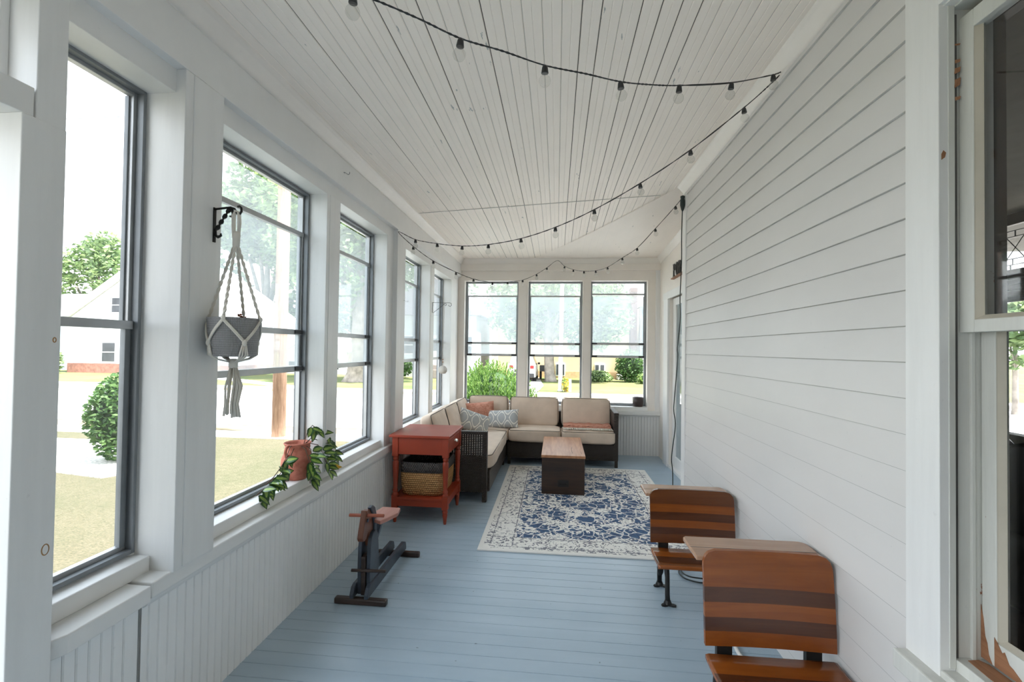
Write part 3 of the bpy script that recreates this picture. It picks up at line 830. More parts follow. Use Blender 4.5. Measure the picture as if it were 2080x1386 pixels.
m = MB(); m.box(0.704,0.758,5.600,6.145,0.082,0.640); m.box(0.700,0.762,5.594,6.148,0.632,0.662); m.build('arm', M['wicker'], S2, 0.006)
for (lx, ly) in ((0.735,5.615),(-0.565,5.63),(0.735,6.12)):
    m = MB(); m.box(lx-0.018,lx+0.018,ly-0.015,ly+0.015,0,0.09); m.build('leg', M['wicker'], S2)
for i, (xa, xb) in enumerate(((-0.578,0.070),(0.074,0.728))):
    cushion('seat_cushion', ((xa+xb)/2,5.765,0.355), ((xb-xa)/2,0.195,0.082), (0,0,0), S2, 9, True, 0.10, 12+i)
for i, (xa, xb) in enumerate(((-0.600,0.040),(0.074,0.706))):
    cushion('back_cushion', ((xa+xb)/2,6.015,0.600), ((xb-xa)/2,0.188,0.07), (radians(82),0,0), S2, 8, True, 0.14, 20+i)

# throw pillows and blanket
def ikat(name):
    t = NT(name); o_ = t.sep(t.coord((1,1,1)))
    u_ = t.math('MULTIPLY', o_[0], 2*pi/0.155); v_ = t.math('MULTIPLY', o_[1], 2*pi/0.235)
    n_ = t.noise(t.coord((1,1,1)), 60, 2)
    h_ = t.math('ADD', t.math('MULTIPLY', t.math('COSINE', u_), 1.0), t.math('COSINE', v_))
    h2 = t.math('ADD', t.math('ABSOLUTE', h_), t.math('MULTIPLY', t.math('SUBTRACT', n_, 0.5), 0.45))
    c = t.ramp(h2, [(0.0, (0.44,0.45,0.46)), (0.30, (0.44,0.45,0.46)), (0.33, (0.86,0.84,0.78)), (0.74, (0.86,0.84,0.78)), (0.77, (0.40,0.42,0.43)), (1.0, (0.46,0.48,0.49))], 'LINEAR')
    t.set(c, 0.92); t.bump(t.noise(t.coord(), 300, 1), 0.2, 0.003)
    return t.mat
M['ikat'] = ikat('grey_ogee_cotton')
t = NT('salmon_embossed_cotton')
v = t.coord((1,1,1)); q_ = t.noise(v, 26, 3, 0.5, 1.2)
t.set(t.ramp(q_, [(0.35, (0.50,0.20,0.13)), (0.6, (0.66,0.33,0.24))]), 0.9); t.bump(q_, 0.6, 0.01); M['salmon'] = t.mat
def pillow(label, c, s, rot, mat, group=None):
    m = MB(); n_ = 18
    for side in (1, -1):
        base = len(m.v)
        for i in range(n_+1):
            for j in range(n_+1):
                a, b = -1+2*i/n_, -1+2*j/n_
                h_ = (max(0.0, 1-abs(a)**2.6)*max(0.0, 1-abs(b)**2.6))**0.55
                px_ = a*s[0]*(1-0.045*(1-b*b)*abs(a)**3); py_ = b*s[1]*(1-0.05*(1-a*a)*abs(b)**3)
                wr = 0.004*mnoise.noise(Vector((a*3+c[0]*9, b*3, side)))
                m.v.append((px_, py_, side*(s[2]*1.25*h_+0.002)+wr*h_))
        k = n_+1
        for i in range(n_):
            for j in range(n_):
                f_ = (base+i*k+j, base+(i+1)*k+j, base+(i+1)*k+j+1, base+i*k+j+1); m.face(f_ if side > 0 else f_[::-1], 0, True)
    o = m.build('throw_pillow', M[mat], None); o.location = c; o.rotation_euler = rot
    return tag(o, label, 'pillow', group)
pillow('salmon pink embossed throw pillow in the corner of the sofa', (-0.985,5.80,0.575), (0.21,0.155,0.055), (radians(72),radians(-4),radians(16)), 'salmon', 'throw pillows on the sofa')
pillow('grey and cream ogee lumbar pillow leaning on the side cushions, tilted on its corner', (-0.975,5.42,0.535), (0.20,0.125,0.05), (radians(66),radians(20),radians(24)), 'ikat', 'throw pillows on the sofa')
pillow('grey and cream ogee lumbar pillow lying between the salmon pillow and the middle back cushion', (-0.665,5.74,0.530), (0.205,0.118,0.05), (radians(66),radians(-5),radians(-8)), 'ikat', 'throw pillows on the sofa')
BL = thing('folded_blanket', 'folded salmon blanket with a cream fringe on the sofa seat by the arm', 'blanket', (0.38,5.75,0.44))
m = MB(); rr = random.Random(5)
for k in range(4):
    nx = 24
    for s_ in (0, 1): pass
    z_ = 0.446+0.009*k
    base = len(m.v)
    for i in range(nx+1):
        x = 0.10+0.58*i/nx
        wv = 0.004*sin(i*1.3+k)+0.003*sin(i*0.6+k*2)
        for (yy, dz) in ((5.66+0.012*k+wv, 0.0), (5.658+0.012*k+wv, 0.006), (5.67+0.012*k+wv, 0.010), (5.90, 0.010), (5.91, 0.0)):
            m.v.append((x, yy, z_+dz+wv))
    for i in range(nx):
        for j in range(4): m.face((base+i*5+j, base+(i+1)*5+j, base+(i+1)*5+j+1, base+i*5+j+1), 0, True)
m.build('cloth', M['salmon'], BL)
m = MB()
for i in range(150):
    x = 0.10+0.585*i/149; l = rr.uniform(0.03,0.055); s_ = rr.uniform(-0.012,0.012)
    m.tube([(x,5.668,0.456),(x+s_*0.4,5.648,0.456),(x+s_,5.64-l*0.6,0.450),(x+s_*1.6,5.64-l,0.444+rr.uniform(0,0.006))], [0.0035,0.0035,0.003,0.002], 4)
m.build('fringe', simple('cream_yarn', (0.70,0.66,0.57), 0.9), BL)

# ------------------------------------------------------------------ school desks
def school_desk(label, ox, oy, strips, rz=0.0, bh=0.300, group='folding seat school desks along the siding'):
    D = thing('school_desk', label, 'school desk', (0, 0, 0), group)
    # local frame: x along the width (0..0.475), y away from the seat, z up
    W = 0.475
    def slab(nm, bands, axis, depth_at, th, mats, round_top=False):
        pass
    # backrest: slightly reclined board of varnished strips
    def back_pt(u, s):                              # s 0..1 up the board
        return (u, 0.035*s + 0.018*sin(pi*s)*-0.3, 0.300+bh*s)
    m = MB(); n = 0; mats = [M['w_a'], M['w_b'], M['w_c']]
    tot = sum(a for a, b in strips); s = 0.0; nxs = 12
    th = 0.018
    for (wd, mi) in strips:
        s2 = s+wd/tot
        rows = 14 if s2 > 0.97 else 2
        prev = None
        for r in range(rows+1):
            sv = s+(s2-s)*r/rows
            inset = 0.0
            if sv > 0.84:
                q = (sv-0.84)/0.16; inset = 0.047*(1-math.sqrt(max(0, 1-q*q)))
            row = []
            for side in (0, 1):
                for i in range(nxs+1):
                    u_ = inset+(W-2*inset)*i/nxs
                    p = back_pt(u_, sv); cv = 0.010*sin(pi*i/nxs)
                    m.v.append((p[0], p[1]+cv+(th if side else 0), p[2])); row.append(len(m.v)-1)
            if prev:
                k = nxs+1
                for i in range(nxs):
                    m.face((prev[i], prev[i+1], row[i+1], row[i]), mi); m.face((prev[k+i+1], prev[k+i], row[k+i], row[k+i+1]), mi)
                m.face((prev[0], row[0], row[k], prev[k]), mi); m.face((prev[nxs], prev[k+nxs], row[k+nxs], row[nxs]), mi)
            else:
                if s == 0.0:
                    k = nxs+1
                    for i in range(nxs): m.face((row[i+1], row[i], row[k+i], row[k+i+1]), mi)
            prev = row
        s = s2
    k = nxs+1
    for i in range(nxs): m.face((prev[i], prev[i+1], prev[k+i+1], prev[k+i]), strips[-1][1])
    m.build('backrest', mats, D, local=True)
    # desk top behind the backrest
    m = MB(); r_ = 0.035
    poly = [(-0.022,0.045),(W+0.005,0.045),(W+0.005,0.205)] + [(W+0.005-r_+r_*cos(a), 0.205+r_*sin(a)) for a in (radians(20),radians(45),radians(70),radians(90))] + [(-0.022+0.012,0.240),(-0.022,0.228)]
    dz_ = bh-0.300
    m.prism(poly, 'z', 0.553+dz_, 0.571+dz_)
    dt = m.build('desktop', M['w_d'], D, 0.005, 3, local=True)
    m = MB(); m.box(-0.020,W+0.003,0.128,0.1305,0.5705+dz_,0.5716+dz_); m.build('pen_groove', M['crack'], dt, local=True)
    # seat with a rolled front edge
    m = MB(); sec = []
    prof = [(0.0,0.272),(-0.05,0.268),(-0.10,0.266),(-0.15,0.268),(-0.185,0.270),(-0.205,0.266),(-0.215,0.256),(-0.212,0.246)]
    low = [(a, b-0.018) for a, b in prof[:-2]] + [(-0.206,0.250),(-0.206,0.244)]
    cols = [0,0,1,1,2,0,0]
    for u_ in (0.0, 0.012, W-0.012, W):
        dz = -0.004 if u_ in (0.0, W) else 0
        dy = 0.006 if u_ in (0.0, W) else 0
        for (a, b) in prof: m.v.append((u_, min(a+dy, 0.0), b+dz))
        for (a, b) in low: m.v.append((u_, min(a+dy, 0.0), b))
    k = len(prof)
    for c_ in range(3):
        A0, B0 = c_*2*k, (c_+1)*2*k
        for i in range(k-1):
            m.face((A0+i, A0+i+1, B0+i+1, B0+i), cols[i], True); m.face((A0+k+i+1, A0+k+i, B0+k+i, B0+k+i+1), 0)
        m.face((A0, B0, B0+k, A0+k), 0); m.face((A0+k-1, A0+2*k-1, B0+2*k-1, B0+k-1), 0)
    for A0, rev in ((0, False), (3*2*k, True)):
        for i in range(k-1):
            f_ = (A0+i, A0+k+i, A0+k+i+1, A0+i+1); m.face(f_[::-1] if rev else f_, 0)
    m.build('seat', mats, D, local=True)
    # cast iron standards
    for (u_, sg) in ((0.075, 1), (W-0.075, -1)):
        m = MB()
        m.tube([(u_,-0.105,0.012),(u_-0.002,-0.103,0.06),(u_-0.002,-0.100,0.15),(u_-0.004,-0.085,0.205),(u_-0.006,-0.06,0.245)], [0.015,0.013,0.0125,0.016,0.026], 10)
        m.tube([(u_,0.105,0.012),(u_-0.004,0.09,0.09),(u_-0.004,0.06,0.17),(u_-0.002,0.03,0.235),(u_,0.03,0.27)], [0.014,0.014,0.013,0.012,0.014], 10)
        m.tube([(u_-0.002,0.065,0.15),(u_-0.002,-0.01,0.19),(u_-0.004,-0.08,0.215)], 0.010, 8)
        m.box(u_-0.028,u_+0.028,0.012,0.034,0.235,0.299); m.box(u_-0.028,u_+0.028,0.040,0.055,0.29,0.40); m.box(u_-0.016,u_+0.016,0.052,0.066,0.30,0.52)
        m.tube([(u_,0.05,0.40),(u_,0.09,0.48+dz_),(u_,0.15,0.545+dz_)], 0.011, 8)
        m.box(u_-0.012,u_+0.012,0.05,0.21,0.535+dz_,0.553+dz_)
        m.blob((u_-0.004,0.068,0.125), (0.020,0.018,0.045), 0, 3, 0.2, 10, 6)
        lg = m.build('iron_standard', M['iron'], D, local=True)
        for yy in (-0.105, 0.105):
            m = MB()
            pl = []
            for i in range(20):
                a = 2*pi*i/20; r2 = 0.030+0.014*cos(3*a+pi/2)
                pl.append((u_+0.003+r2*1.05*cos(a), yy+r2*0.85*sin(a)))
            m.prism(pl, 'z', 0.0, 0.010); m.lathe([(0.024,0.009),(0.019,0.018),(0.015,0.030)], (u_,yy,0), 12)
            m.build('foot', M['iron'], lg, 0.002, local=True)
    D.location = (ox, oy, 0); D.rotation_euler = (0, 0, rz)
    return D
school_desk('varnished striped school desk with a wide plain top strip, standing beside the old sash window', 0.578, 1.815, [(0.062,0),(0.058,1),(0.062,0),(0.062,1),(0.150,0)], radians(0.6), 0.347)
school_desk('varnished school desk whose backrest has many narrow stripes, standing nearer the sofa', 0.562, 2.745, [(0.058,2),(0.045,1),(0.048,0),(0.052,1),(0.052,0),(0.095,2)], radians(-0.4))

# ------------------------------------------------------------------ wooden ride-on horse
M['h_blue'] = simple('faded_navy_paint', (0.035,0.045,0.062), 0.42, 0, 0.35, 14)
M['h_dark'] = wood('dark_brown_bar', (0.022,0.013,0.011), (0.060,0.036,0.028), 0, 5, 0.38)
M['h_head'] = wood('red_brown_head', (0.10,0.030,0.014), (0.19,0.065,0.030), 2, 4, 0.38)
M['h_rod'] = wood('rust_red_dowel', (0.30,0.075,0.040), (0.42,0.12,0.065), 0, 5, 0.40)
M['h_seat'] = wood('dusty_pink_seat', (0.40,0.17,0.13), (0.54,0.27,0.22), 1, 4, 0.34)
H = thing('ride_on_horse', 'small wooden ride-on horse with a brown head, red handle rod and pink seat plank', 'toy horse', (-1.05,2.70,0))
m = MB(); m.box(-1.205,-0.908,2.425,2.462,0.0,0.034); m.build('crossbar', M['h_dark'], H, 0.008)
m = MB(); m.box(-1.20,-0.905,3.015,3.052,0.0,0.034); m.build('crossbar', M['h_dark'], H, 0.008)
for xc in (-1.105, -1.022):
    m = MB(); m.prism([(2.425,0.034),(2.425,0.055),(2.445,0.090),(2.47,0.100),(3.03,0.100),(3.06,0.085),(3.07,0.055),(3.07,0.034)], 'x', xc-0.011, xc+0.011)
    m.build('rail', M['h_blue'], H, 0.003)
for xc in (-1.082, -1.030):
    out = [(2.475,0.035),(2.470,0.20),(2.474,0.30),(2.488,0.345),(2.510,0.367),(2.535,0.372),(2.562,0.362),(2.582,0.335),(2.590,0.29),(2.600,0.20),(2.595,0.035)]
    m = MB(); m.prism(out, 'x', xc-0.011, xc+0.011); m.build('side_panel', M['h_blue'], H, 0.004)
m = MB(); m.prism([(2.465,0.035),(2.462,0.245),(2.50,0.255),(2.53,0.25),(2.53,0.035)], 'x', -1.068, -1.044); m.build('post', M['h_dark'], H, 0.003)
# head and neck plank: profile seen from the side, muzzle towards the window end
prof = [(2.520,0.285),(2.500,0.330),(2.478,0.372),(2.462,0.352),(2.438,0.345),(2.415,0.352),(2.405,0.372),(2.415,0.405),(2.432,0.445),(2.445,0.485),(2.452,0.512),(2.470,0.500),(2.492,0.505),(2.520,0.490),(2.545,0.455),(2.560,0.405),(2.565,0.340),(2.565,0.285)]
m = MB(); m.prism(prof, 'x', -1.070, -1.038); hd = m.build('head', M['h_head'], H, 0.005)
m = MB(); m.prism([(2.545,0.300),(2.548,0.40),(2.530,0.462),(2.500,0.498),(2.490,0.512),(2.520,0.520),(2.556,0.495),(2.585,0.43),(2.590,0.300)], 'x', -1.050, -1.028); m.build('mane', M['h_blue'], H, 0.004)
m = MB(); m.lathe([(0.0,0),(0.010,0.001),(0.010,0.006),(0.0,0.008)], (0,0,0), 12)
eye = m.build('eye', simple('painted_eye', (0.05,0.07,0.10), 0.3), hd, local=True); eye.location = (-1.036-hd.parent.location.x, 2.462-hd.parent.location.y, 0.452); eye.rotation_euler = (0, radians(90), 0)
m = MB(); m.tube([(-1.145,2.470,0.474),(-1.143,2.470,0.474),(-0.945,2.470,0.480),(-0.943,2.470,0.480)], [0.006,0.0095,0.0095,0.006], 12); m.build('handle_rod', M['h_rod'], H)
m = MB(); m.tube([(-1.122,2.462,0.172),(-0.925,2.462,0.178)], 0.0085, 10); m.build('foot_peg', M['h_dark'], H)
m = MB(); m.prism([(-1.030,2.545),(-0.985,2.520),(-0.960,2.575),(-0.930,2.66),(-0.945,2.745),(-1.060,2.750),(-1.075,2.66)], 'z', 0.408, 0.430)
m.build('seat', M['h_seat'], H, 0.004)
m = MB(); m.hexa([(-1.052,2.570,0.29),(-1.028,2.570,0.29),(-1.028,2.60,0.29),(-1.052,2.60,0.29),(-1.052,2.63,0.410),(-1.010,2.63,0.410),(-1.010,2.67,0.410),(-1.052,2.67,0.410)]); m.build('seat_brace', M['h_blue'], H, 0.003)

# ------------------------------------------------------------------ hanging planter
M['rope'] = fabric('cotton_rope', (0.74,0.70,0.63), 0.10, 0.4)
WB = thing('plant_bracket', 'black twisted iron hook bracket on the post above the hanging planter', 'bracket', (-1.345,1.655,1.89))
m = MB()
m.box(-1.3430,-1.3385,1.649,1.661,1.822,1.958)
m.tube([(-1.343,1.655,1.952),(-1.30,1.655,1.956),(-1.275,1.655,1.958),(-1.258,1.655,1.952),(-1.250,1.655,1.938),(-1.244,1.655,1.930),(-1.235,1.655,1.932),(-1.229,1.655,1.942),(-1.230,1.655,1.955),(-1.238,1.655,1.962),(-1.245,1.655,1.960)], 0.0045, 8)
# twisted diagonal bar
n0 = len(m.v); k = 28
for i in range(k+1):
    s = i/k; x = -1.338+0.058*s; z = 1.862+0.088*s; a = s*pi*4.0
    for (ca, cb) in ((0.008,0.002),(-0.008,0.002),(-0.008,-0.002),(0.008,-0.002)):
        p, q = ca*cos(a)-cb*sin(a), ca*sin(a)+cb*cos(a)
        m.v.append((x-p*0.83, 1.655+q, z+p*0.55))
for i in range(k):
    for j in range(4): m.face((n0+i*4+j, n0+i*4+(j+1) % 4, n0+(i+1)*4+(j+1) % 4, n0+(i+1)*4+j), 0, True)
m.tube([(-1.280,1.655,1.952),(-1.268,1.655,1.945),(-1.263,1.655,1.932),(-1.268,1.655,1.921),(-1.278,1.655,1.924)], [0.006,0.006,0.0055,0.005,0.003], 8)
m.tube([(-1.338,1.655,1.868),(-1.336,1.655,1.850),(-1.325,1.655,1.842),(-1.312,1.655,1.848),(-1.314,1.655,1.856)], [0.006,0.006,0.006,0.005,0.003], 8)
m.build('scroll', M['iron'], WB)
HP = thing('macrame_hanger', 'cream macrame rope plant hanger on the black bracket in front of the second window', 'plant hanger', (-1.248,1.655,1.5))
hc = (-1.248, 1.655)
def twist(m, p, q, r, tw=26, n=40):
    P, Q = Vector(p), Vector(q); d = Q-P; t_ = d.normalized(); a = t_.cross(Vector((0.3,1,0.1))).normalized(); b = t_.cross(a)
    for ph in (0, pi):
        m.tube([tuple(P+d*(i/n)+(a*cos(ph+tw*i/n)+b*sin(ph+tw*i/n))*r*0.55) for i in range(n+1)], r*0.72, 6)
m = MB()
m.tube([(hc[0]-0.006,hc[1]-0.006,1.835),(hc[0]-0.012,hc[1],1.88),(hc[0]-0.013,hc[1],1.925),(hc[0]-0.004,hc[1],1.944),(hc[0]+0.008,hc[1],1.938),(hc[0]+0.011,hc[1],1.90),(hc[0]+0.006,hc[1]+0.004,1.84)], [0.007,0.009,0.009,0.008,0.008,0.009,0.007], 8, flat=0.7)
m.lathe([(0.009,1.800),(0.013,1.806),(0.0135,1.83),(0.0145,1.85),(0.012,1.862)], (hc[0],hc[1],0), 14)
m.build('loop', M['rope'], HP)
kn = []
m = MB()
for i, a in enumerate((radians(-75), radians(15), radians(105), radians(195))):
    e = (hc[0]+0.092*cos(a), hc[1]+0.092*sin(a), 1.522)
    twist(m, (hc[0]+0.006*cos(a), hc[1]+0.006*sin(a), 1.81), e, 0.0052, 34, 60)
    kn.append((a, e))
m.build('cords', M['rope'], HP)
m = MB()
def onpot(a, z): r_ = 0.0800+0.0115*(z-1.376)/0.146+0.0035; return (hc[0]+r_*cos(a), hc[1]+r_*sin(a), z)
for (a, e) in kn:
    m.blob(onpot(a,1.520), (0.008,0.008,0.010), 0, 2, 0.1, 8, 6)
    for sg in (-1, 1):
        path = [onpot(a+sg*radians(45)*s, 1.515-0.085*s) for s in [i/8 for i in range(9)]]
        for off in (-0.004, 0.004):
            m.tube([(x, y, z+off*0.9) for (x, y, z) in path], 0.0035, 6)
    b_ = a+radians(45)
    m.blob(onpot(b_,1.428), (0.009,0.009,0.013), 0, 4, 0.1, 8, 6)
    for off in (-0.12, -0.04, 0.05, 0.12):
        m.tube([onpot(b_+off*0.6,1.42), onpot(b_+off*1.4,1.382), (hc[0]+0.06*cos(b_+off), hc[1]+0.06*sin(b_+off), 1.366), (hc[0]+0.004*cos(b_), hc[1]+0.004*sin(b_), 1.352)], 0.0032, 6)
m.build('netting', M['rope'], HP)
m = MB(); rr = random.Random(3)
m.lathe([(0.012,1.330),(0.016,1.334),(0.016,1.362),(0.011,1.366)], (hc[0],hc[1],0), 12)
for i in range(20):
    a = rr.uniform(0, 2*pi); r0 = rr.uniform(0.002,0.012); r1 = rr.uniform(0.010,0.030); zl = rr.uniform(1.135,1.155)
    sw = rr.uniform(-0.6,0.6)
    m.tube([(hc[0]+r0*cos(a), hc[1]+r0*sin(a), 1.335), (hc[0]+r1*1.05*cos(a+sw*0.4), hc[1]+r1*1.05*sin(a+sw*0.4), 1.26), (hc[0]+r1*0.8*cos(a+sw*0.8)-0.006, hc[1]+r1*0.8*sin(a+sw*0.8), 1.19), (hc[0]+r1*cos(a+sw)-0.004, hc[1]+r1*sin(a+sw), zl)], [0.0035,0.0035,0.0035,0.0042], 5)
m.build('tassel', M['rope'], HP)
t = NT('grey_embossed_ceramic')
o_ = t.sep(t.coord((1,1,1)))
an = t.math('MULTIPLY', t.math('ARCTAN2', o_[1], o_[0]), 0.085)
col_ = t.math('SINE', t.math('MULTIPLY', an, 2*pi/0.0105)); rw = t.math('SINE', t.math('ADD', t.math('MULTIPLY', o_[2], 2*pi/0.0085), t.math('MULTIPLY', t.math('ABSOLUTE', col_), 3.0)))
hh = t.math('MULTIPLY_ADD', t.math('MULTIPLY', t.math('ABSOLUTE', col_), rw), 0.45, t.math('MULTIPLY_ADD', t.math('ABSOLUTE', col_), 0.9, -0.55))
t.set(t.ramp(t.math('MULTIPLY_ADD', hh, 0.5, 0.5), [(0.15, (0.20,0.195,0.20)), (0.85, (0.40,0.395,0.40))]), 0.55); t.bump(hh, 0.7, 0.004)
M['greypot'] = t.mat
GP = thing('flower_pot', 'grey embossed ceramic pot held in the macrame hanger', 'flower pot', (hc[0],hc[1],1.376), 'pots')
m = MB(); m.lathe([(0.0,1.376),(0.078,1.376),(0.080,1.380),(0.0855,1.45),(0.0915,1.520),(0.0915,1.524),(0.0875,1.524),(0.085,1.49),(0.0,1.488)], (hc[0],hc[1],0), 48, 0, False); m.build('body', M['greypot'], GP)
m = MB(); m.lathe([(0.0,1.49),(0.084,1.492),(0.084,1.494),(0.0,1.500)], (hc[0],hc[1],0), 24, 0, False); m.build('soil', simple('dry_soil', (0.06,0.04,0.028), 0.9), GP)
m = MB(); rr = random.Random(9)
for i in range(5):
    a = rr.uniform(0, 6.3); c0 = Vector((-1.195+rr.uniform(-.008,.008), 1.625+rr.uniform(-.008,.008), 1.525+rr.uniform(-.004,.008)))
    m.quad(c0, c0+Vector((0.012*cos(a),0.012*sin(a),0.003)), c0+Vector((0.010*cos(a)-.006*sin(a),0.010*sin(a)+.006*cos(a),0.010)), c0+Vector((-.007*sin(a),.007*cos(a),0.006)))
m.tube([(-1.20,1.632,1.49),(-1.197,1.628,1.53)], 0.0015, 5)
m.build('dry_sprig', simple('dry_red_leaf', (0.22,0.07,0.03), 0.7), GP)

# second bracket and hanging ball
B2 = thing('wire_bracket', 'thin scrolled wire bracket on the post by the sofa corner', 'bracket', (-1.385,4.95,1.86))
m = MB(); y_ = 4.955
m.tube([(-1.380,y_,1.925),(-1.380,y_,1.812),(-1.372,y_,1.808),(-1.262,y_,1.893),(-1.243,y_,1.912),(-1.226,y_,1.912),(-1.220,y_,1.899),(-1.230,y_,1.890),(-1.240,y_,1.894)], 0.0026, 6)
m.tube([(-1.380,y_,1.924),(-1.25,y_,1.922),(-1.185,y_,1.922),(-1.166,y_,1.912),(-1.164,y_,1.893),(-1.178,y_,1.880),(-1.195,y_,1.886),(-1.197,y_,1.898)], 0.0026, 6)
m.build('scroll', M['iron'], B2)
B3 = thing('bell_ornament', 'white round ceramic ornament with wooden beads hanging from the wire bracket', 'ornament', (-1.252,4.955,1.17))
m = MB(); prof = []
for i in range(13):
    a = -pi*0.36+(pi*0.5+pi*0.36)*i/12; prof.append((max(0.004, 0.050*cos(a)), 1.176+0.047*sin(a)))
prof = [(0.035,1.136)] + prof
m.lathe(prof, (-1.252,4.955,0), 24); m.build('body', simple('white_ceramic', (0.72,0.69,0.65), 0.5), B3)
m = MB(); m.tube([(-1.252,4.955,1.22),(-1.249,4.955,1.60),(-1.243,4.955,1.908)], 0.0016, 5); m.build('string', simple('grey_string', (0.42,0.38,0.34), 0.9), B3)
for zz in (1.262, 1.290):
    m = MB(); m.lathe([(0.002,-0.007),(0.006,-0.004),(0.0075,0),(0.006,0.004),(0.002,0.007)], (-1.2515,4.955,zz), 12); m.build('bead', simple('wooden_bead', (0.48,0.24,0.14), 0.5), B3)
def wall_hook(label, x, y, z, col='iron'):
    h_ = thing('wall_hook', label, 'hook', (x, y, z), 'small hooks')
    m = MB(); m.tube([(x,y,z+0.004),(x+0.012,y,z+0.002),(x+0.022,y,z-0.006),(x+0.030,y,z-0.010),(x+0.038,y,z-0.004),(x+0.038,y,z+0.006)], 0.0018, 6); m.lathe([(0.004,-0.002),(0.004,0.002)], (x+0.002,y,z+0.004), 10)
    m.build('hook', M[col], h_)
wall_hook('tiny metal hook on the post between the middle windows and the sofa windows', -1.345, 3.90, 1.83, 'alu_d')
wall_hook('small metal hook high on the frieze board over the third window', -1.345, 2.73, 2.512, 'alu_d')

# ------------------------------------------------------------------ potted vine on the sill
PV = thing('potted_vine', 'terracotta jar with a trailing variegated vine on the window stool', 'potted plant', (-1.447,2.47,0.664))
t = NT('rough_terracotta'); v = t.coord()
q_ = t.noise(v, 34, 4, 0.6)
t.set(t.ramp(q_, [(0.3, (0.36,0.10,0.062)), (0.7, (0.50,0.175,0.115))]), 0.75); t.bump(q_, 0.5, 0.008); M['terra'] = t.mat
pc = (-1.462, 2.475, 0.665)
m = MB(); m.lathe([(0.0,0.0),(0.050,0.0),(0.060,0.012),(0.078,0.050),(0.086,0.085),(0.084,0.115),(0.070,0.148),(0.059,0.165),(0.060,0.180),(0.071,0.198),(0.074,0.203),(0.070,0.206),(0.060,0.196),(0.050,0.175),(0.0,0.170)], pc, 40, 0, False)
m.build('jar', M['terra'], PV)
for a in (radians(-100), radians(80)):
    d = Vector((cos(a), sin(a), 0)); m = MB(); P = Vector(pc)
    m.tube([tuple(P+d*0.070+Vector((0,0,0.197))), tuple(P+d*0.088+Vector((0,0,0.190))), tuple(P+d*0.094+Vector((0,0,0.165))), tuple(P+d*0.086+Vector((0,0,0.140))), tuple(P+d*0.070+Vector((0,0,0.142)))], 0.008, 8)
    m.build('handle', M['terra'], PV)
M['leaf_d'] = simple('dark_leaf_green', (0.030,0.085,0.022), 0.32, 0, 0.35, 30)
M['leaf_l'] = simple('pale_leaf_stripe', (0.24,0.36,0.07), 0.35, 0, 0.3, 60)
M['leaf_y'] = simple('yellow_leaf', (0.62,0.36,0.03), 0.5)
M['vine'] = simple('brown_vine_stem', (0.10,0.06,0.035), 0.6)
def vleaf(m, base, d, nrm, L, wd, yellow=False):
    d = d.normalized(); n_ = (nrm-d*nrm.dot(d)).normalized(); s_ = d.cross(n_)
    st_ = [(0.0,0.04),(0.12,0.55),(0.30,0.95),(0.5,0.98),(0.7,0.72),(0.88,0.30),(1.0,0.01)]
    n0 = len(m.v)
    for (u_, q) in st_:
        c = base+d*(u_*L)-n_*(0.28*L*u_*u_)
        h_ = q*wd/2
        for (a, up_) in ((-1, 0.20),(-0.42, 0.06),(0, 0.0),(0.42, 0.06),(1, 0.20)): m.v.append(tuple(c+s_*(a*h_)+n_*(up_*h_)))
    for i in range(len(st_)-1):
        for j in range(4):
            mi = 2 if yellow else (1 if j in (1, 2) and 0 < i < 5 else 0)
            m.face((n0+i*5+j, n0+i*5+j+1, n0+(i+1)*5+j+1, n0+(i+1)*5+j), mi, True)
rr = random.Random(21)
fm = MB(); sm_ = MB()
def vine(path, n, L=(0.055,0.075), seed=1, yl=()):
    n = int(n*1.25)
    P = [Vector(p) for p in path]
    sm_.tube(path, 0.0024, 6)
    for i in range(n):
        s = (0.35+0.65*(i+0.5)/n)*(len(P)-1); k = min(int(s), len(P)-2); f_ = s-k
        b = P[k].lerp(P[k+1], f_)
        d = Vector((0.55+rr.uniform(-0.5,0.5), rr.uniform(-0.8,0.8), rr.uniform(-0.9,0.25)))
        vleaf(fm, b+d.normalized()*0.008, d, Vector((0.75,-0.45,0.6)), rr.uniform(*L)*1.12, rr.uniform(0.032,0.044), i in yl)
x_, y_, z_ = pc
vine([(x_+0.02,y_+0.03,z_+0.19),(x_+0.02,y_+0.07,z_+0.26),(x_+0.03,y_+0.10,z_+0.285),(x_+0.06,y_+0.13,z_+0.25)], 5)
vine([(x_+0.02,y_+0.04,z_+0.19),(x_+0.04,y_+0.12,z_+0.20),(x_+0.05,y_+0.20,z_+0.16),(x_+0.06,y_+0.27,z_+0.10),(x_+0.07,y_+0.30,z_+0.04)], 9)
vine([(x_+0.03,y_+0.04,z_+0.195),(x_+0.06,y_+0.11,z_+0.17),(x_+0.08,y_+0.15,z_+0.10),(x_+0.09,y_+0.17,z_+0.03),(x_+0.10,y_+0.17,z_-0.01)], 8, yl=(7,))
vine([(x_+0.03,y_+0.03,z_+0.195),(x_+0.04,y_+0.14,z_+0.235),(x_+0.05,y_+0.22,z_+0.205),(x_+0.06,y_+0.27,z_+0.16)], 6)
vine([(x_,y_-0.04,z_+0.195),(x_+0.01,y_-0.09,z_+0.200),(x_+0.02,y_-0.14,z_+0.15),(x_+0.02,y_-0.19,z_+0.11),(x_+0.02,y_-0.25,z_+0.075),(x_+0.02,y_-0.31,z_+0.055)], 11)
vine([(x_+0.01,y_-0.04,z_+0.195),(x_+0.02,y_-0.10,z_+0.15),(x_+0.02,y_-0.19,z_+0.08),(x_+0.03,y_-0.27,z_+0.05),(x_+0.03,y_-0.34,z_+0.045),(x_+0.03,y_-0.40,z_+0.03)], 13)
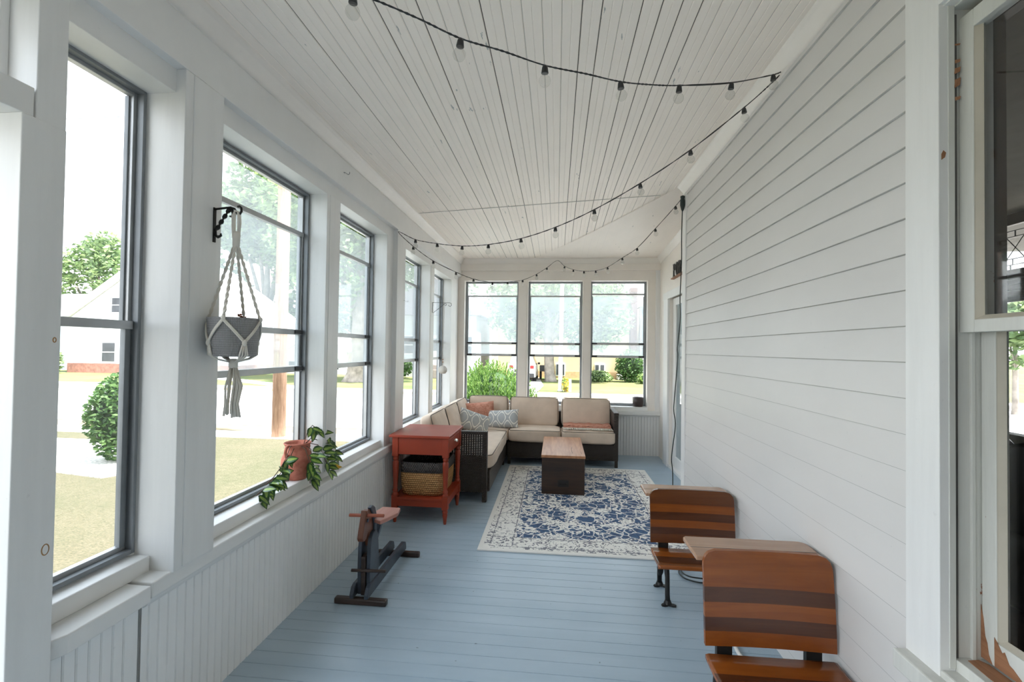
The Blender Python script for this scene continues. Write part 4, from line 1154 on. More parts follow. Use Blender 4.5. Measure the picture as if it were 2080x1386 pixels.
vine([(x_+0.03,y_-0.04,z_+0.20),(x_+0.075,y_-0.05,z_+0.18),(x_+0.098,y_-0.045,z_+0.11),(x_+0.102,y_-0.05,z_+0.05),(x_+0.108,y_-0.05,z_-0.01)], 8)
vine([(x_+0.05,y_-0.02,z_+0.20),(x_+0.085,y_-0.01,z_+0.17),(x_+0.102,y_-0.02,z_+0.10),(x_+0.11,y_-0.03,z_+0.02)], 5)
fm.build('leaves', [M['leaf_d'], M['leaf_l'], M['leaf_y']], PV); sm_.build('stems', M['vine'], PV)

DP = thing('cachepot', 'small dark brown pot standing on the end window sill', 'flower pot', (1.115,6.315,0.657), 'pots')
m = MB(); m.lathe([(0.0,0.0),(0.060,0.0),(0.068,0.010),(0.072,0.06),(0.070,0.125),(0.066,0.128),(0.063,0.11),(0.0,0.105)], (1.115,6.352,0.657), 28, 0, False)
m.build('body', simple('dark_glazed_clay', (0.045,0.026,0.024), 0.3, 0, 0.4, 20), DP)

# sign with raised letters on the recess wall
SG = thing('letter_sign', 'white sign with raised black slab letters on the wall over the glazed door', 'sign', (1.38,5.35,2.35))
m = MB(); m.box(1.372,1.384,4.85,5.545,2.285,2.455); m.build('board', M['white'], SG, 0.002)
m = MB(); m.box(1.345,1.384,4.83,5.555,2.268,2.284); m.build('ledge', M['bare'], SG, 0.002)
def slab_letter(ch, yl, wd, z0, z1):
    m = MB(); X0, X1 = 1.360, 1.3725; st_ = wd*0.26
    def b(a0, a1, c0, c1): m.box(X0, X1, yl-wd*a1, yl-wd*a0, z0+(z1-z0)*c0, z0+(z1-z0)*c1)
    def ring(cy, cz_, ry, rz_, ty, tz, a0, a1, n=14):
        for i in range(n):
            A, B = radians(a0+(a1-a0)*i/n), radians(a0+(a1-a0)*(i+1)/n)
            def P(a, k, j): return (yl-wd*(cy+(ry-k*ty)*cos(a)), z0+(z1-z0)*(cz_+(rz_-k*tz)*sin(a)))
            q = [P(A,0,0), P(B,0,0), P(B,1,0), P(A,1,0)]
            m.prism(q, 'x', X0, X1)
    if ch in 'PR':
        b(0.12,0.38,0,1); b(0.0,0.52,0,0.07); b(0.0,0.45,0.93,1)
        ring(0.45,0.725,0.50,0.275,0.24,0.10,-90,90); b(0.38,0.47,0.45,0.55); b(0.38,0.47,0.90,1.0)
        if ch == 'R':
            y0_, y1_ = yl-wd*0.50, yl-wd*0.92
            m.prism([(y0_, z0+(z1-z0)*0.48),(y0_-wd*0.24, z0+(z1-z0)*0.48),(y1_-wd*0.06, z0),(y1_+wd*0.20, z0)], 'x', X0, X1); b(0.70,1.05,0,0.07)
    else:
        ring(0.5,0.5,0.5,0.5,0.25,0.10,0,360,26)
    return m.build('letter', M['black'], SG)
slab_letter('P', 5.525, 0.095, 2.297, 2.442); slab_letter('O', 5.405, 0.095, 2.295, 2.444); slab_letter('R', 5.290, 0.095, 2.297, 2.442)

# ------------------------------------------------------------------ extension cord and cords on the floor
M['cord'] = simple('dark_green_cord', (0.008,0.018,0.018), 0.4)
EC = thing('extension_cord', 'dark green extension cord hanging down the corner board from the string light plug', 'cord', (0.95,3.86,0))
m = MB()
hang = [(1.035,3.90,2.635),(1.030,3.90,2.40),(1.028,3.89,2.15),(1.018,3.89,1.86),(1.022,3.89,1.70),(1.000,3.89,1.45),(1.003,3.89,1.36),(0.978,3.89,1.02),(0.975,3.89,0.92),(0.985,3.88,0.80),(0.955,3.87,0.55),(0.962,3.86,0.42),(0.960,3.84,0.15),(0.96,3.80,0.03),(0.965,3.70,0.016),(0.97,3.5,0.0155),(0.95,3.3,0.0155),(0.92,3.20,0.0155),(0.90,3.12,0.007)]
def smooth(path, n=6):
    P = [Vector(p) for p in path]; out = []
    for i in range(len(P)-1):
        p0, p1, p2, p3 = P[max(i-1,0)], P[i], P[i+1], P[min(i+2,len(P)-1)]
        for j in range(n):
            t_ = j/n
            out.append(tuple(0.5*((2*p1)+(p2-p0)*t_+(2*p0-5*p1+4*p2-p3)*t_**2+(3*p1-p0-3*p2+p3)*t_**3)))
    out.append(tuple(P[-1])); return out
m.tube(smooth(hang), 0.0042, 8)
loop = [(0.90,3.12,0.007),(0.84,3.10,0.008),(0.795,3.02,0.008),(0.815,2.94,0.008),(0.90,2.90,0.008),(0.98,2.95,0.008),(0.99,3.05,0.010),(0.93,3.12,0.016),(0.84,3.08,0.018),(0.81,3.01,0.018),(0.84,2.95,0.018),(0.93,2.93,0.018)]
m.tube(smooth(loop), 0.0045, 8)
m.build('cable', M['cord'], EC)
m = MB(); m.lathe([(0.006,2.59),(0.012,2.605),(0.020,2.64),(0.020,2.675),(0.014,2.695),(0.018,2.70),(0.018,2.715),(0.008,2.72)], (1.036,3.902,0), 14); m.build('plug', M['cord'], EC)
m = MB(); m.tube(smooth([(0.885,2.34,0.008),(0.868,2.29,0.010),(0.872,2.21,0.010),(0.93,2.12,0.010),(1.02,2.06,0.010),(1.05,2.0,0.01)]), 0.009, 8)
wc = m.build('cable', simple('white_cable', (0.72,0.71,0.68), 0.4), None)
tag(wc, 'thick white cable curving over the floor under the striped desk by the sash window', 'cable')

# ------------------------------------------------------------------ string lights
LS = thing('string_lights', 'black string lights with clear globe bulbs swagged under the porch ceiling', 'string lights', (0,3,2.5))
S1_ = [(-1.34,0.80,2.555),(-1.0,0.99,2.485),(-0.699,1.17,2.445),(-0.591,1.234,2.430),(-0.54,1.261,2.431),(-0.428,1.328,2.418),(-0.313,1.401,2.401),(-0.19,1.475,2.404),(-0.051,1.561,2.403),(0.095,1.65,2.421),(0.229,1.734,2.436),(0.353,1.812,2.465),(0.487,1.896,2.505),(0.754,2.066,2.605),(1.0,2.227,2.727),(1.055,2.27,2.762)]
S2_ = [(1.055,2.27,2.762),(1.031,2.298,2.734),(0.929,2.381,2.655),(0.714,2.543,2.517),(0.476,2.706,2.398),(0.225,2.866,2.297),(-0.016,3.01,2.228),(-0.255,3.144,2.188),(-0.503,3.277,2.179),(-0.721,3.391,2.196),(-0.948,3.509,2.244),(-1.159,3.618,2.304),(-1.342,3.72,2.397)]
S3_ = [(-1.342,3.72,2.397),(-1.263,3.889,2.309),(-1.149,4.126,2.228),(-0.996,4.405,2.17),(-0.862,4.641,2.138),(-0.703,4.904,2.14),(-0.561,5.137,2.18),(-0.407,5.396,2.242),(-0.256,5.675,2.358),(-0.134,5.923,2.483),(-0.001,6.19,2.626)]
S4_ = [(-0.001,6.19,2.626),(0.096,5.997,2.515),(0.205,5.8,2.434),(0.324,5.598,2.38),(0.448,5.386,2.349),(0.562,5.182,2.353),(0.687,4.917,2.404),(0.799,4.674,2.454),(0.909,4.353,2.563),(1.012,4.036,2.674),(1.036,3.92,2.71)]
full = S1_[:-1]+S2_[:-1]+S3_[:-1]+S4_
sp = smooth(full, 8)
# two wires twisted round each other
cum = 0.0; wa, wb_ = [], []
for i, p in enumerate(sp):
    if i: cum += (Vector(p)-Vector(sp[i-1])).length
    q = Vector(sp[min(i+1,len(sp)-1)])-Vector(sp[max(i-1,0)]); q.normalize()
    a = q.cross(Vector((0,0,1))).normalized(); b = q.cross(a)
    ph = cum*2*pi/0.045
    wa.append(tuple(Vector(p)+(a*cos(ph)+b*sin(ph))*0.0016)); wb_.append(tuple(Vector(p)-(a*cos(ph)+b*sin(ph))*0.0016))
m = MB(); m.tube(wa, 0.0021, 6); m.tube(wb_, 0.0021, 6); m.build('wire', M['black'], LS)
m = MB(); m.lathe([(0.004,0.002),(0.008,0.0),(0.0100,-0.006),(0.0125,-0.022),(0.0125,-0.025),(0.009,-0.025)], (0,0,0), 14, 0, True)
sk = m.build('socket', M['black'], LS, local=True)
m = MB(); prof = [(0.0095,-0.025),(0.0105,-0.032)]
for i in range(11):
    a = radians(50-140*i/10); prof.append((max(0.0006, 0.0205*cos(a)), -0.050+0.0205*sin(a)))
m.lathe(prof, (0,0,0), 20, 0, False)
bu = m.build('bulb', M['bulb'], sk, local=True)
bulbs = [(-0.86,1.08,2.463)] + [S1_[3], S1_[6], S1_[8], S1_[10], S1_[12], S1_[13], S1_[14]] + S2_[2:12] + S3_[1:10] + S4_[1:10]
for i, p in enumerate(bulbs):
    o = sk if i == 0 else copy_tree(sk, LS)
    o.location = (p[0]-LS.location.x, p[1]-LS.location.y, p[2]-0.002-LS.location.z)
    o.rotation_euler = (R.uniform(-0.12,0.12), R.uniform(-0.12,0.12), 0)

# ------------------------------------------------------------------ house interior behind the sash window
hi = st_empty('wall_house_interior')
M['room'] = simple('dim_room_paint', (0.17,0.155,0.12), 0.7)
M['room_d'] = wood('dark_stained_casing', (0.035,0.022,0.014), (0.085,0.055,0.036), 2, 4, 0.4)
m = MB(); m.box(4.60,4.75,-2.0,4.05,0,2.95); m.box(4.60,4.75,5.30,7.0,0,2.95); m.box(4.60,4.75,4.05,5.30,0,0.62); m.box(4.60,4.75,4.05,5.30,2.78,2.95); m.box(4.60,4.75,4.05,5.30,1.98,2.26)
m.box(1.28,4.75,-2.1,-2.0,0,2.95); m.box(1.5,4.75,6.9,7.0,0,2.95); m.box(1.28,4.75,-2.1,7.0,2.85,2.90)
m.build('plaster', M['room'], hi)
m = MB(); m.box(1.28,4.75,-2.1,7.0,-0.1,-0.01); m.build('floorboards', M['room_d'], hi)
m = MB(); m.box(4.56,4.60,5.22,5.40,0.5,2.88); m.box(4.56,4.60,4.0,5.22,2.74,2.86); m.box(4.56,4.60,4.0,5.22,2.19,2.29)
m.build('casing', M['room_d'], hi, 0.004)
w10 = st_empty('window_10', (4.6,4.7,2.3))
m = MB()
y0_, y1_, z0_, z1_ = 4.10, 5.19, 2.29, 2.745
for z_ in (z0_+0.055, z0_+0.115, z1_-0.055, z1_-0.115): m.box(4.612,4.620,y0_,y1_,z_-0.004,z_+0.004)
nd = 6; dy = (y1_-y0_)/nd
for i in range(nd+1):
    yy = y1_-i*dy
    m.box(4.612,4.620,yy-dy*0.42-0.004,yy-dy*0.42+0.004,z0_,z0_+0.055); m.box(4.612,4.620,yy-dy*0.7-0.004,yy-dy*0.7+0.004,z1_-0.115,z1_-0.055); m.box(4.612,4.620,yy-dy*0.55-0.004,yy-dy*0.55+0.004,z0_+0.055,z0_+0.115)
    for sg in (0, 1):
        pa = (4.616, yy-dy*0.2, z0_+0.115 if sg else z1_-0.115); pb = (4.616, yy-dy*1.2, z1_-0.115 if sg else z0_+0.115)
        m.tube([pa, pb], 0.0042, 6)
m.build('leading', M['black'], w10)
m = MB(); m.box(4.622,4.626,4.05,5.30,2.26,2.78); m.build('pane', M['glass'], w10)
bl = MB()
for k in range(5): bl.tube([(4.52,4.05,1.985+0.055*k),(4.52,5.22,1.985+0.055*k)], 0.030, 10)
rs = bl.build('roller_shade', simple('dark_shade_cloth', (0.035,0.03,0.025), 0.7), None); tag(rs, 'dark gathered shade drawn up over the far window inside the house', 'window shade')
SO = thing('leather_sofa', 'black leather sofa inside the house behind the old sash window', 'sofa', (2.9,2.9,0))
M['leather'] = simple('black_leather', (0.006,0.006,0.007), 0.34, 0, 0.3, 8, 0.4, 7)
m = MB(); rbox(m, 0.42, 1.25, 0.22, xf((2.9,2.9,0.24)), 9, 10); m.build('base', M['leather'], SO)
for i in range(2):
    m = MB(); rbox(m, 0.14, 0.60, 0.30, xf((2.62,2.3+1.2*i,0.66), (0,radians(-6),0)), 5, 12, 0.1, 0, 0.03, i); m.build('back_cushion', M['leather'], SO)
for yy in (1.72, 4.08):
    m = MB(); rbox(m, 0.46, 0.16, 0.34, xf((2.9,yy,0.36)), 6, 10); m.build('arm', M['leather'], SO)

# ------------------------------------------------------------------ outdoors
G = -0.65
t = NT('dry_lawn')
v = t.coord((1,1,1)); a1 = t.noise(v, 0.55, 5, 0.6); a2 = t.noise(v, 9, 4, 0.7); a3 = t.noise(t.coord((1,2.5,1)), 38, 3, 0.7)
c = t.ramp(a1, [(0.34, (0.095,0.098,0.044)), (0.58, (0.155,0.133,0.078))])
c = t.mix(t.ramp(a2, [(0.35, 0.0), (0.7, 0.6)]), c, (0.19,0.164,0.104))
c = t.mix(t.ramp(a3, [(0.38, 0.75), (0.60, 0.0)]), c, (0.050,0.056,0.022))
t.set(c, 0.95); t.bump(a3, 0.8, 0.05); M['lawn'] = t.mat
t = NT('green_lawn')
v = t.coord((1,1,1)); a1 = t.noise(v, 0.35, 4, 0.6); a2 = t.noise(v, 8, 4, 0.7)
c = t.ramp(a1, [(0.35, (0.070,0.108,0.026)), (0.65, (0.165,0.158,0.055))]); c = t.mix(t.ramp(a2, [(0.4, 0.0), (0.7, 0.4)]), c, (0.05,0.08,0.017))
t.set(c, 0.95); M['lawn_g'] = t.mat
M['road'] = simple('pale_asphalt', (0.56,0.55,0.54), 0.9, 0, 0.08, 3)
M['walk'] = simple('concrete', (0.64,0.63,0.61), 0.9, 0, 0.08, 2)
M['gravel'] = simple('white_gravel', (0.52,0.49,0.44), 0.9, 0, 0.45, 22, 1.0, 26)
M['verge'] = simple('parched_verge', (0.21,0.165,0.092), 0.95, 0, 0.3, 5)
m = MB(); m.box(-120,120,-60,140,G-0.4,G-0.02); st(m.build('ground', M['lawn_g']))
m = MB(); m.box(-60,60,-30,11.1,G-0.3,G); st(m.build('lawn', M['lawn']))
m = MB(); m.box(-80,80,11.1,19.0,G-0.3,G-0.015); st(m.build('road', M['road']))
m = MB(); m.box(-80,80,9.55,10.25,G-0.3,G+0.012); m.box(-80,-8.2,7.75,8.85,G-0.3,G+0.012); m.box(-80,80,20.6,21.7,G-0.3,G+0.012); m.box(-80,80,18.95,19.12,G-0.3,G+0.03); m.prism([(-26,29),(-13.5,21.5),(-12.0,21.5),(-24,29)], 'z', G-0.3, G+0.010); st(m.build('sidewalk', M['walk']))
m = MB(); m.box(-6,7,-9,-3.25,G-0.2,-0.16); m.box(-1.62,1.28,-3.25,-2.62,G-0.2,-0.10); st(m.build('bounce_slab', M['walk']))  # unseen pale slab added to bounce sunlight into the porch
m = MB(); m.box(-80,80,10.25,11.0,G-0.3,G+0.006); m.box(-80,80,19.12,20.6,G-0.3,G+0.006); st(m.build('grass_verge', M['verge']))
m = MB(); m.prism([(-2.6,19.1),(-1.0,19.1),(-0.9,22),(-0.7,26),(-1.2,33),(-4.5,33),(-3.6,26)], 'z', G-0.3, G+0.008); st(m.build('driveway', simple('worn_driveway', (0.34,0.32,0.31), 0.9)))
m = MB(); m.prism([(-12,7.7),(-12,6.9),(-9.5,6.85),(-8.0,6.55),(-6.9,6.35),(-6.6,6.9),(-7.6,7.5),(-8.2,7.75)], 'z', G-0.3, G+0.02); st(m.build('gravel_bed', M['gravel']))
m = MB(); m.box(-2.4,9,6.62,9.5,G-0.3,G+0.02); st(m.build('gravel_bed', M['gravel']))  # added pale ground beyond the end wall, throws sunlight up to the ceiling

def leaves(m, c, r, n, size, rr, mats=2, shell=0.55):
    for i in range(n):
        while True:
            p = Vector((rr.uniform(-1,1), rr.uniform(-1,1), rr.uniform(-1,1)))
            if shell < p.length < 1: break
        q = Vector((c[0]+p.x*r[0], c[1]+p.y*r[1], c[2]+p.z*r[2]))
        a = Vector((rr.uniform(-1,1), rr.uniform(-1,1), rr.uniform(-0.6,0.6))).normalized()*size*rr.uniform(0.6,1.3)
        b = a.cross(Vector((rr.uniform(-1,1), rr.uniform(-1,1), rr.uniform(-1,1)))).normalized()*size*rr.uniform(0.35,0.7)
        n0 = len(m.v)
        m.v += [tuple(q-a), tuple(q-b*0.9+a*0.1), tuple(q+a), tuple(q+b*0.9+a*0.1)]
        m.face((n0,n0+1,n0+2,n0+3), rr.randrange(mats))
def leafmat(name, col):
    t = NT(name); f = t.noise(t.coord((1,1,1)), 1.5)
    c = t.ramp(f, [(0.3, [x*0.7 for x in col]), (0.7, [min(1, x*1.3) for x in col])])
    t.set(c, 0.6)
    tl = t.node('ShaderNodeBsdfTranslucent'); t.link(c, tl.inputs[0])
    mx = t.node('ShaderNodeMixShader'); mx.inputs[0].default_value = 0.45
    t.link(t.b.outputs[0], mx.inputs[1]); t.link(tl.outputs[0], mx.inputs[2]); t.link(mx.outputs[0], t.out.inputs[0])
    return t.mat
M['lf1'] = leafmat('maple_leaves', (0.155,0.235,0.095)); M['lf2'] = leafmat('maple_leaves_light', (0.26,0.35,0.15)); M['lf3'] = leafmat('maple_leaves_deep', (0.10,0.165,0.07))
M['bark'] = simple('grey_bark', (0.27,0.235,0.20), 0.9, 0, 0.35, 3, 0.8, 6)
def tree(label, x, y, h, tr, crown, n, size, seed, fork=None, lean=0.0):
    rr = random.Random(seed)
    T = thing('tree', label, 'tree', (x, y, G), 'trees across the street')
    m = MB()
    zt = crown[0][2]
    m.tube([(x,y,G-0.1),(x,y,G+0.12),(x+lean*0.2,y,G+0.5),(x+lean*0.6,y,G+(zt-G)*0.5),(x+lean,y,zt)], [tr*1.45,tr*1.12,tr,tr*0.85,tr*0.4], 12)
    for (cx, cy, cz_, rx, ry, rz_) in crown:
        m.tube([(x+lean*0.6,y,G+(zt-G)*0.42), ((x+cx)/2,(y+cy)/2,(zt*0.4+cz_)*0.7), (cx,cy,cz_)], [tr*0.5,tr*0.3,tr*0.08], 7)
    m.build('trunk', M['bark'], T)
    m = MB(); tot = sum(c[3]*c[5] for c in crown)
    for (cx, cy, cz_, rx, ry, rz_) in crown:
        k = int(n*rx*rz_/tot)
        for j in range(7):
            d = Vector((rr.uniform(-1,1), rr.uniform(-1,1), rr.uniform(-1,1))).normalized()*0.62
            leaves(m, (cx+d.x*rx, cy+d.y*ry, cz_+d.z*rz_), (rx*0.5, ry*0.5, rz_*0.46), k//7, size, rr, 3, 0.2)
    o = m.build('foliage', [M['lf1'], M['lf2'], M['lf3']], T)
    return T
# seen through the first window
tree('tall green tree behind the white gabled house, rising past its roof', -50, 45, 12, 0.4, [(-51.5,45,9.4,4.8,3.5,5.0),(-47,45,8.6,4.4,3.0,5.4),(-55,45,7.0,5,3,5)], 5600, 0.30, 31)
# between the houses
tree('broad tree standing between the gabled house and the low garage', -29, 43, 14, 0.45, [(-33,43,10.5,5.0,4,6.4),(-26.5,43.5,9.5,5.5,4,7.0),(-29,42.5,3.6,5.5,2.5,4.0),(-31.5,43,16.5,5,4,4.5),(-25,43,17,5.5,4,4.5),(-21,43.5,6,4,3,4)], 21000, 0.38, 32)
tree('thick trunked maple on the lawn across the street', -11.9, 26.2, 12, 0.62, [(-12.9,26,6.6,2.6,3.0,3.2),(-10.6,26.5,7.0,2.6,3,3.6),(-15.6,27,8.5,3.6,3,3.6),(-12,26.5,10.5,4,3.5,3.5),(-8.2,26.5,8.5,3.0,3,3.5)], 9000, 0.26, 33, lean=0.5)
tree('leafy tree behind the grey house with the white door', -13, 54, 12, 0.4, [(-15,54,9.5,5.5,4,5),(-8,54,10.5,5.2,4,4.8)], 3600, 0.34, 34)
tree('wide shade tree in front of the yellow building', -0.36, 29.8, 10, 0.335, [(-1.6,29.6,5.2,2.8,2.4,2.3),(1.5,29.4,5.0,2.6,2.2,2.2),(0.2,29.8,3.4,2.6,2.0,1.7),(3.4,29.4,4.0,1.9,1.7,2.2),(-3.6,29.6,4.6,1.7,1.6,2.0),(1.9,29.5,2.4,1.8,1.5,1.2),(-2.6,29.6,2.9,1.8,1.5,1.3)], 7600, 0.20, 35, lean=-0.3)
tree('feathery tree beyond the chimney of the yellow building', 5.6, 47, 10, 0.3, [(5.0,47,10.0,3.8,3,3.5),(0.6,47,10.9,3.9,3,3.5)], 2600, 0.28, 36)

tree('young leafy tree on the lawn seen through the far window of the house', 16.2, 17.8, 5, 0.09, [(16.2,17.8,2.6,1.3,1.3,1.5),(15.7,17.6,1.6,0.9,0.9,0.8)], 1600, 0.16, 37)
# shrubs
def shrub(label, c, r, n, size, mats, seed, upright=False, group='shrubs outdoors', base=0.75):
    rr = random.Random(seed)
    S = thing('shrub', label, 'shrub', (c[0], c[1], G), group)
    m = MB()
    if not upright:
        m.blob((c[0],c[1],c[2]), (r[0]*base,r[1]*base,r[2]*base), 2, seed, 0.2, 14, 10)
        leaves(m, c, r, n, size, rr, 2, base)
    else:
        for i in range(n):
            a = rr.uniform(0, 2*pi); q = math.sqrt(rr.random())
            x, y = c[0]+r[0]*q*cos(a), c[1]+r[1]*q*sin(a)
            zt = c[2]+r[2]*math.sqrt(max(0.02, 1-q*q))*rr.uniform(0.35,1.02)
            zb = max(G, zt-rr.uniform(0.25,0.5))
            lx, ly = (x-c[0])*0.22+rr.uniform(-0.06,0.06), (y-c[1])*0.22+rr.uniform(-0.06,0.06)
            for j in range(7):
                s = j/7; p = Vector((x+lx*s, y+ly*s, zb+(zt-zb)*s))
                for k in range(2):
                    d = Vector((lx*2+rr.uniform(-0.6,0.6), ly*2+rr.uniform(-0.6,0.6), 0.9)).normalized()*size*rr.uniform(0.7,1.5)*(1.1-0.4*s)
                    w_ = d.cross(Vector((rr.uniform(-1,1),rr.uniform(-1,1),0.2))).normalized()*size*0.16
                    n0 = len(m.v); m.v += [tuple(p-w_), tuple(p+w_), tuple(p+d*0.6+w_*0.8), tuple(p+d), tuple(p+d*0.6-w_*0.8)]
                    m.face((n0,n0+1,n0+2,n0+3,n0+4), rr.choice((0,0,1)))
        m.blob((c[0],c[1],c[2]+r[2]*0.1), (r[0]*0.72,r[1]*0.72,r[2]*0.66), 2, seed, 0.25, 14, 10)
    m.build('foliage', mats, S)
    m = MB(); m.tube([(c[0],c[1],G-0.05),(c[0],c[1],c[2])], 0.05, 8); m.build('stem', M['bark'], S)
    return S
M['ju1'] = leafmat('juniper_green', (0.11,0.215,0.045)); M['ju2'] = leafmat('juniper_tip', (0.235,0.355,0.095)); M['ju3'] = leafmat('juniper_core', (0.05,0.105,0.03))  # last one is the darker green of the inner mass
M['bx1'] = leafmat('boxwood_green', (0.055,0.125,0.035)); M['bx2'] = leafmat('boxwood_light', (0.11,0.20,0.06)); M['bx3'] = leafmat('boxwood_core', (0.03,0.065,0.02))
shrub('bright green upright juniper just outside the end window', (-1.22,8.3,0.0), (0.86,0.75,1.26), 1500, 0.065, [M['ju1'],M['ju2'],M['ju3']], 41, True)
shrub('rounded clipped dark green evergreen at the end of the gravel bed', (-7.62,7.42,0.12), (0.56,0.56,0.80), 2600, 0.055, [M['bx1'],M['bx2'],M['bx3']], 42)
shrub('bush against the brick base of the white gabled house', (-34.2,27.6,0.15), (0.9,0.7,1.0), 700, 0.12, [M['lf1'],M['lf2'],M['bx3']], 43)
shrub('dark leafy bush beside the steps of the yellow building', (4.85,30.6,0.35), (1.0,0.8,1.15), 900, 0.11, [M['bx1'],M['bx2'],M['bx3']], 44)
shrub('low spreading plant in front of the yellow building steps', (2.75,30.3,-0.35), (1.0,0.6,0.42), 500, 0.12, [M['lf1'],M['lf2'],M['bx3']], 45)
shrub('pale low hosta clump at the corner of the yellow building lawn', (5.7,29.2,-0.35), (0.65,0.5,0.40), 300, 0.14, [M['lf2'],M['ju2'],M['lf1']], 46)
shrub('thin yellow weeds round the foot of the white street pole', (0.475,22.6,-0.32), (0.14,0.16,0.36), 160, 0.08, [M['ju2'],M['leaf_y'],M['lf2']], 47)
shrub('dark hedge bush below the grey house with the white door', (-10.7,30.0,0.05), (1.1,0.7,0.72), 600, 0.12, [M['bx1'],M['bx2'],M['bx3']], 48)

# poles
UP = thing('utility_pole', 'brown wooden utility pole on the verge beyond the lawn', 'pole', (-6.25,9.80,G))
m = MB(); m.tube([(-6.25,9.80,G-0.2),(-6.25,9.80,2.0),(-6.22,9.80,9.0)], [0.150,0.143,0.12], 16); m.build('shaft', wood('weathered_pole_wood', (0.19,0.105,0.065), (0.42,0.27,0.18), 2, 5, 0.85, 0.4), UP)
m = MB(); m.box(-7.3,-5.2,9.74,9.86,8.2,8.32); m.build('crossarm', M['bark'], UP)
PW = thing('power_line', 'thin power line crossing the sky over the street', 'wire', (-30,20,7))
m = MB(); m.tube([(-60+i*2, 20.0, 12.46+0.0035*(i-19)**2) for i in range(28)], 0.012, 5); m.build('wire', M['black'], PW)
WP = thing('street_pole', 'tall white painted pole on the verge in front of the yellow building', 'pole', (0.21,22.7,G))
m = MB(); m.tube([(0.21,22.7,G-0.1),(0.24,22.7,3.0),(0.27,22.7,7.5)], [0.105,0.095,0.085], 14); m.build('shaft', simple('white_pole_paint', (0.86,0.86,0.85), 0.5), WP)
m = MB(); m.lathe([(0.14,0.0),(0.14,0.05),(0.11,0.08)], (0.21,22.7,G), 14); m.build('foot', simple('pole_footing', (0.55,0.54,0.52), 0.8), WP)
UB = thing('marker_post', 'short white utility marker post beside the white street pole', 'post', (0.70,22.8,G))
m = MB(); m.box(0.635,0.765,22.75,22.85,G-0.05,G+0.60); m.build('body', simple('white_plastic', (0.86,0.86,0.85), 0.5), UB, 0.02)
m = MB(); m.box(0.68,0.70,22.742,22.752,G+0.40,G+0.52); m.build('badge', M['alu_d'], UB)

# buildings
M['hw'] = paint('white_lap_siding', (0.78,0.79,0.80), 0.6, 0.04)
M['hb'] = paint('pale_blue_siding', (0.48,0.56,0.62), 0.6, 0.05)
M['hg'] = paint('grey_siding', (0.52,0.53,0.54), 0.6, 0.05)
M['roof_g'] = simple('grey_shingles', (0.30,0.295,0.30), 0.9, 0, 0.15, 3)
M['brick'] = simple('brick_base', (0.36,0.17,0.13), 0.9, 0, 0.3, 6)
M['win_d'] = simple('dark_window_pane', (0.05,0.055,0.065), 0.15, 0, 0.3, 2)
M['trimw'] = simple('white_trim', (0.80,0.80,0.80), 0.6)
def win(parent, x0, x1, y, z0, z1, shutter=None, mull=True):
    m = MB(); m.box(x0-0.07,x1+0.07,y-0.06,y+0.02,z0-0.07,z1+0.07)
    f = m.build('window', M['trimw'], parent)
    m = MB(); m.box(x0,x1,y-0.075,y-0.055,z0,z1); m.build('pane', M['win_d'], f)
    if mull:
        m = MB(); m.box(x0,x1,y-0.09,y-0.07,(z0+z1)/2-0.03,(z0+z1)/2+0.03); m.build('meeting_rail', M['trimw'], f)
    if shutter:
        m = MB(); m.box(x0-0.07-shutter,x0-0.09,y-0.07,y,z0-0.05,z1+0.05); m.build('shutter', simple('grey_shutter', (0.35,0.37,0.40), 0.6), parent)
B1 = thing('house', 'white gabled house with a brick base across the street', 'house', (-25.5,32,G), 'houses across the street')
m = MB(); m.prism([(-34.3,-0.1),(-21.6,-0.1),(-21.6,3.2),(-28.0,7.5),(-34.3,3.2)], 'y', 29.0, 36.0); m.build('wall', M['hw'], B1)
m = MB(); m.box(-34.35,-21.55,28.93,36.05,G-0.3,0.0); m.build('base', M['brick'], B1)
m = MB(); m.prism([(-35.1,2.75),(-28.0,7.55),(-20.8,2.75),(-20.8,3.0),(-28.0,7.82),(-35.1,3.0)], 'y', 28.55, 36.4); m.build('roof', M['trimw'], B1)
win(B1, -31.65, -30.7, 29.0, 0.15, 1.45, 0.42); win(B1, -31.0, -30.2, 29.0, 3.6, 4.6, 0.36)
B2_ = thing('house', 'pale blue house with a hipped grey roof, partly behind the white gabled house', 'house', (-37,34,G), 'houses across the street')
m = MB(); m.box(-45,-36.0,31.5,39,G-0.2,3.2); m.build('wall', M['hb'], B2_)
m = MB(); n0 = len(m.v); m.v += [(-45.6,31,3.1),(-35.4,31,3.1),(-35.4,39.5,3.1),(-45.6,39.5,3.1),(-42,35,5.6),(-39,35,5.6)]
for f_ in ((0,1,5,4),(1,2,5),(2,3,4,5),(3,0,4),(3,2,1,0)): m.face([n0+q for q in f_])
m.build('roof', M['roof_g'], B2_)
m = MB(); m.box(-37.3,-36.9,31.3,31.5,G,3.1); m.box(-39.4,-39.1,31.3,31.5,G,3.1); m.build('corner_post', M['trimw'], B2_)
B3_ = thing('garage', 'low white garage with a gabled grey roof across the street', 'garage', (-17,34,G), 'houses across the street')
m = MB(); m.prism([(-20.3,G-0.2),(-15.5,G-0.2),(-15.5,1.1),(-17.9,2.25),(-20.3,1.1)], 'y', 32.5, 38); m.build('wall', M['hw'], B3_)
m = MB(); m.prism([(-20.65,0.9),(-17.9,2.28),(-15.1,0.9),(-15.1,1.07),(-17.9,2.45),(-20.65,1.07)], 'y', 32.2, 38.3); m.build('roof', M['trimw'], B3_)
win(B3_, -20.0, -19.5, 32.5, -0.45, 0.25); win(B3_, -19.3, -18.8, 32.5, -0.45, 0.25); win(B3_, -17.0, -16.1, 32.5, -0.3, 0.5)
B4 = thing('house', 'grey sided house with a white door and front steps across the street', 'house', (-8,35,G), 'houses across the street')
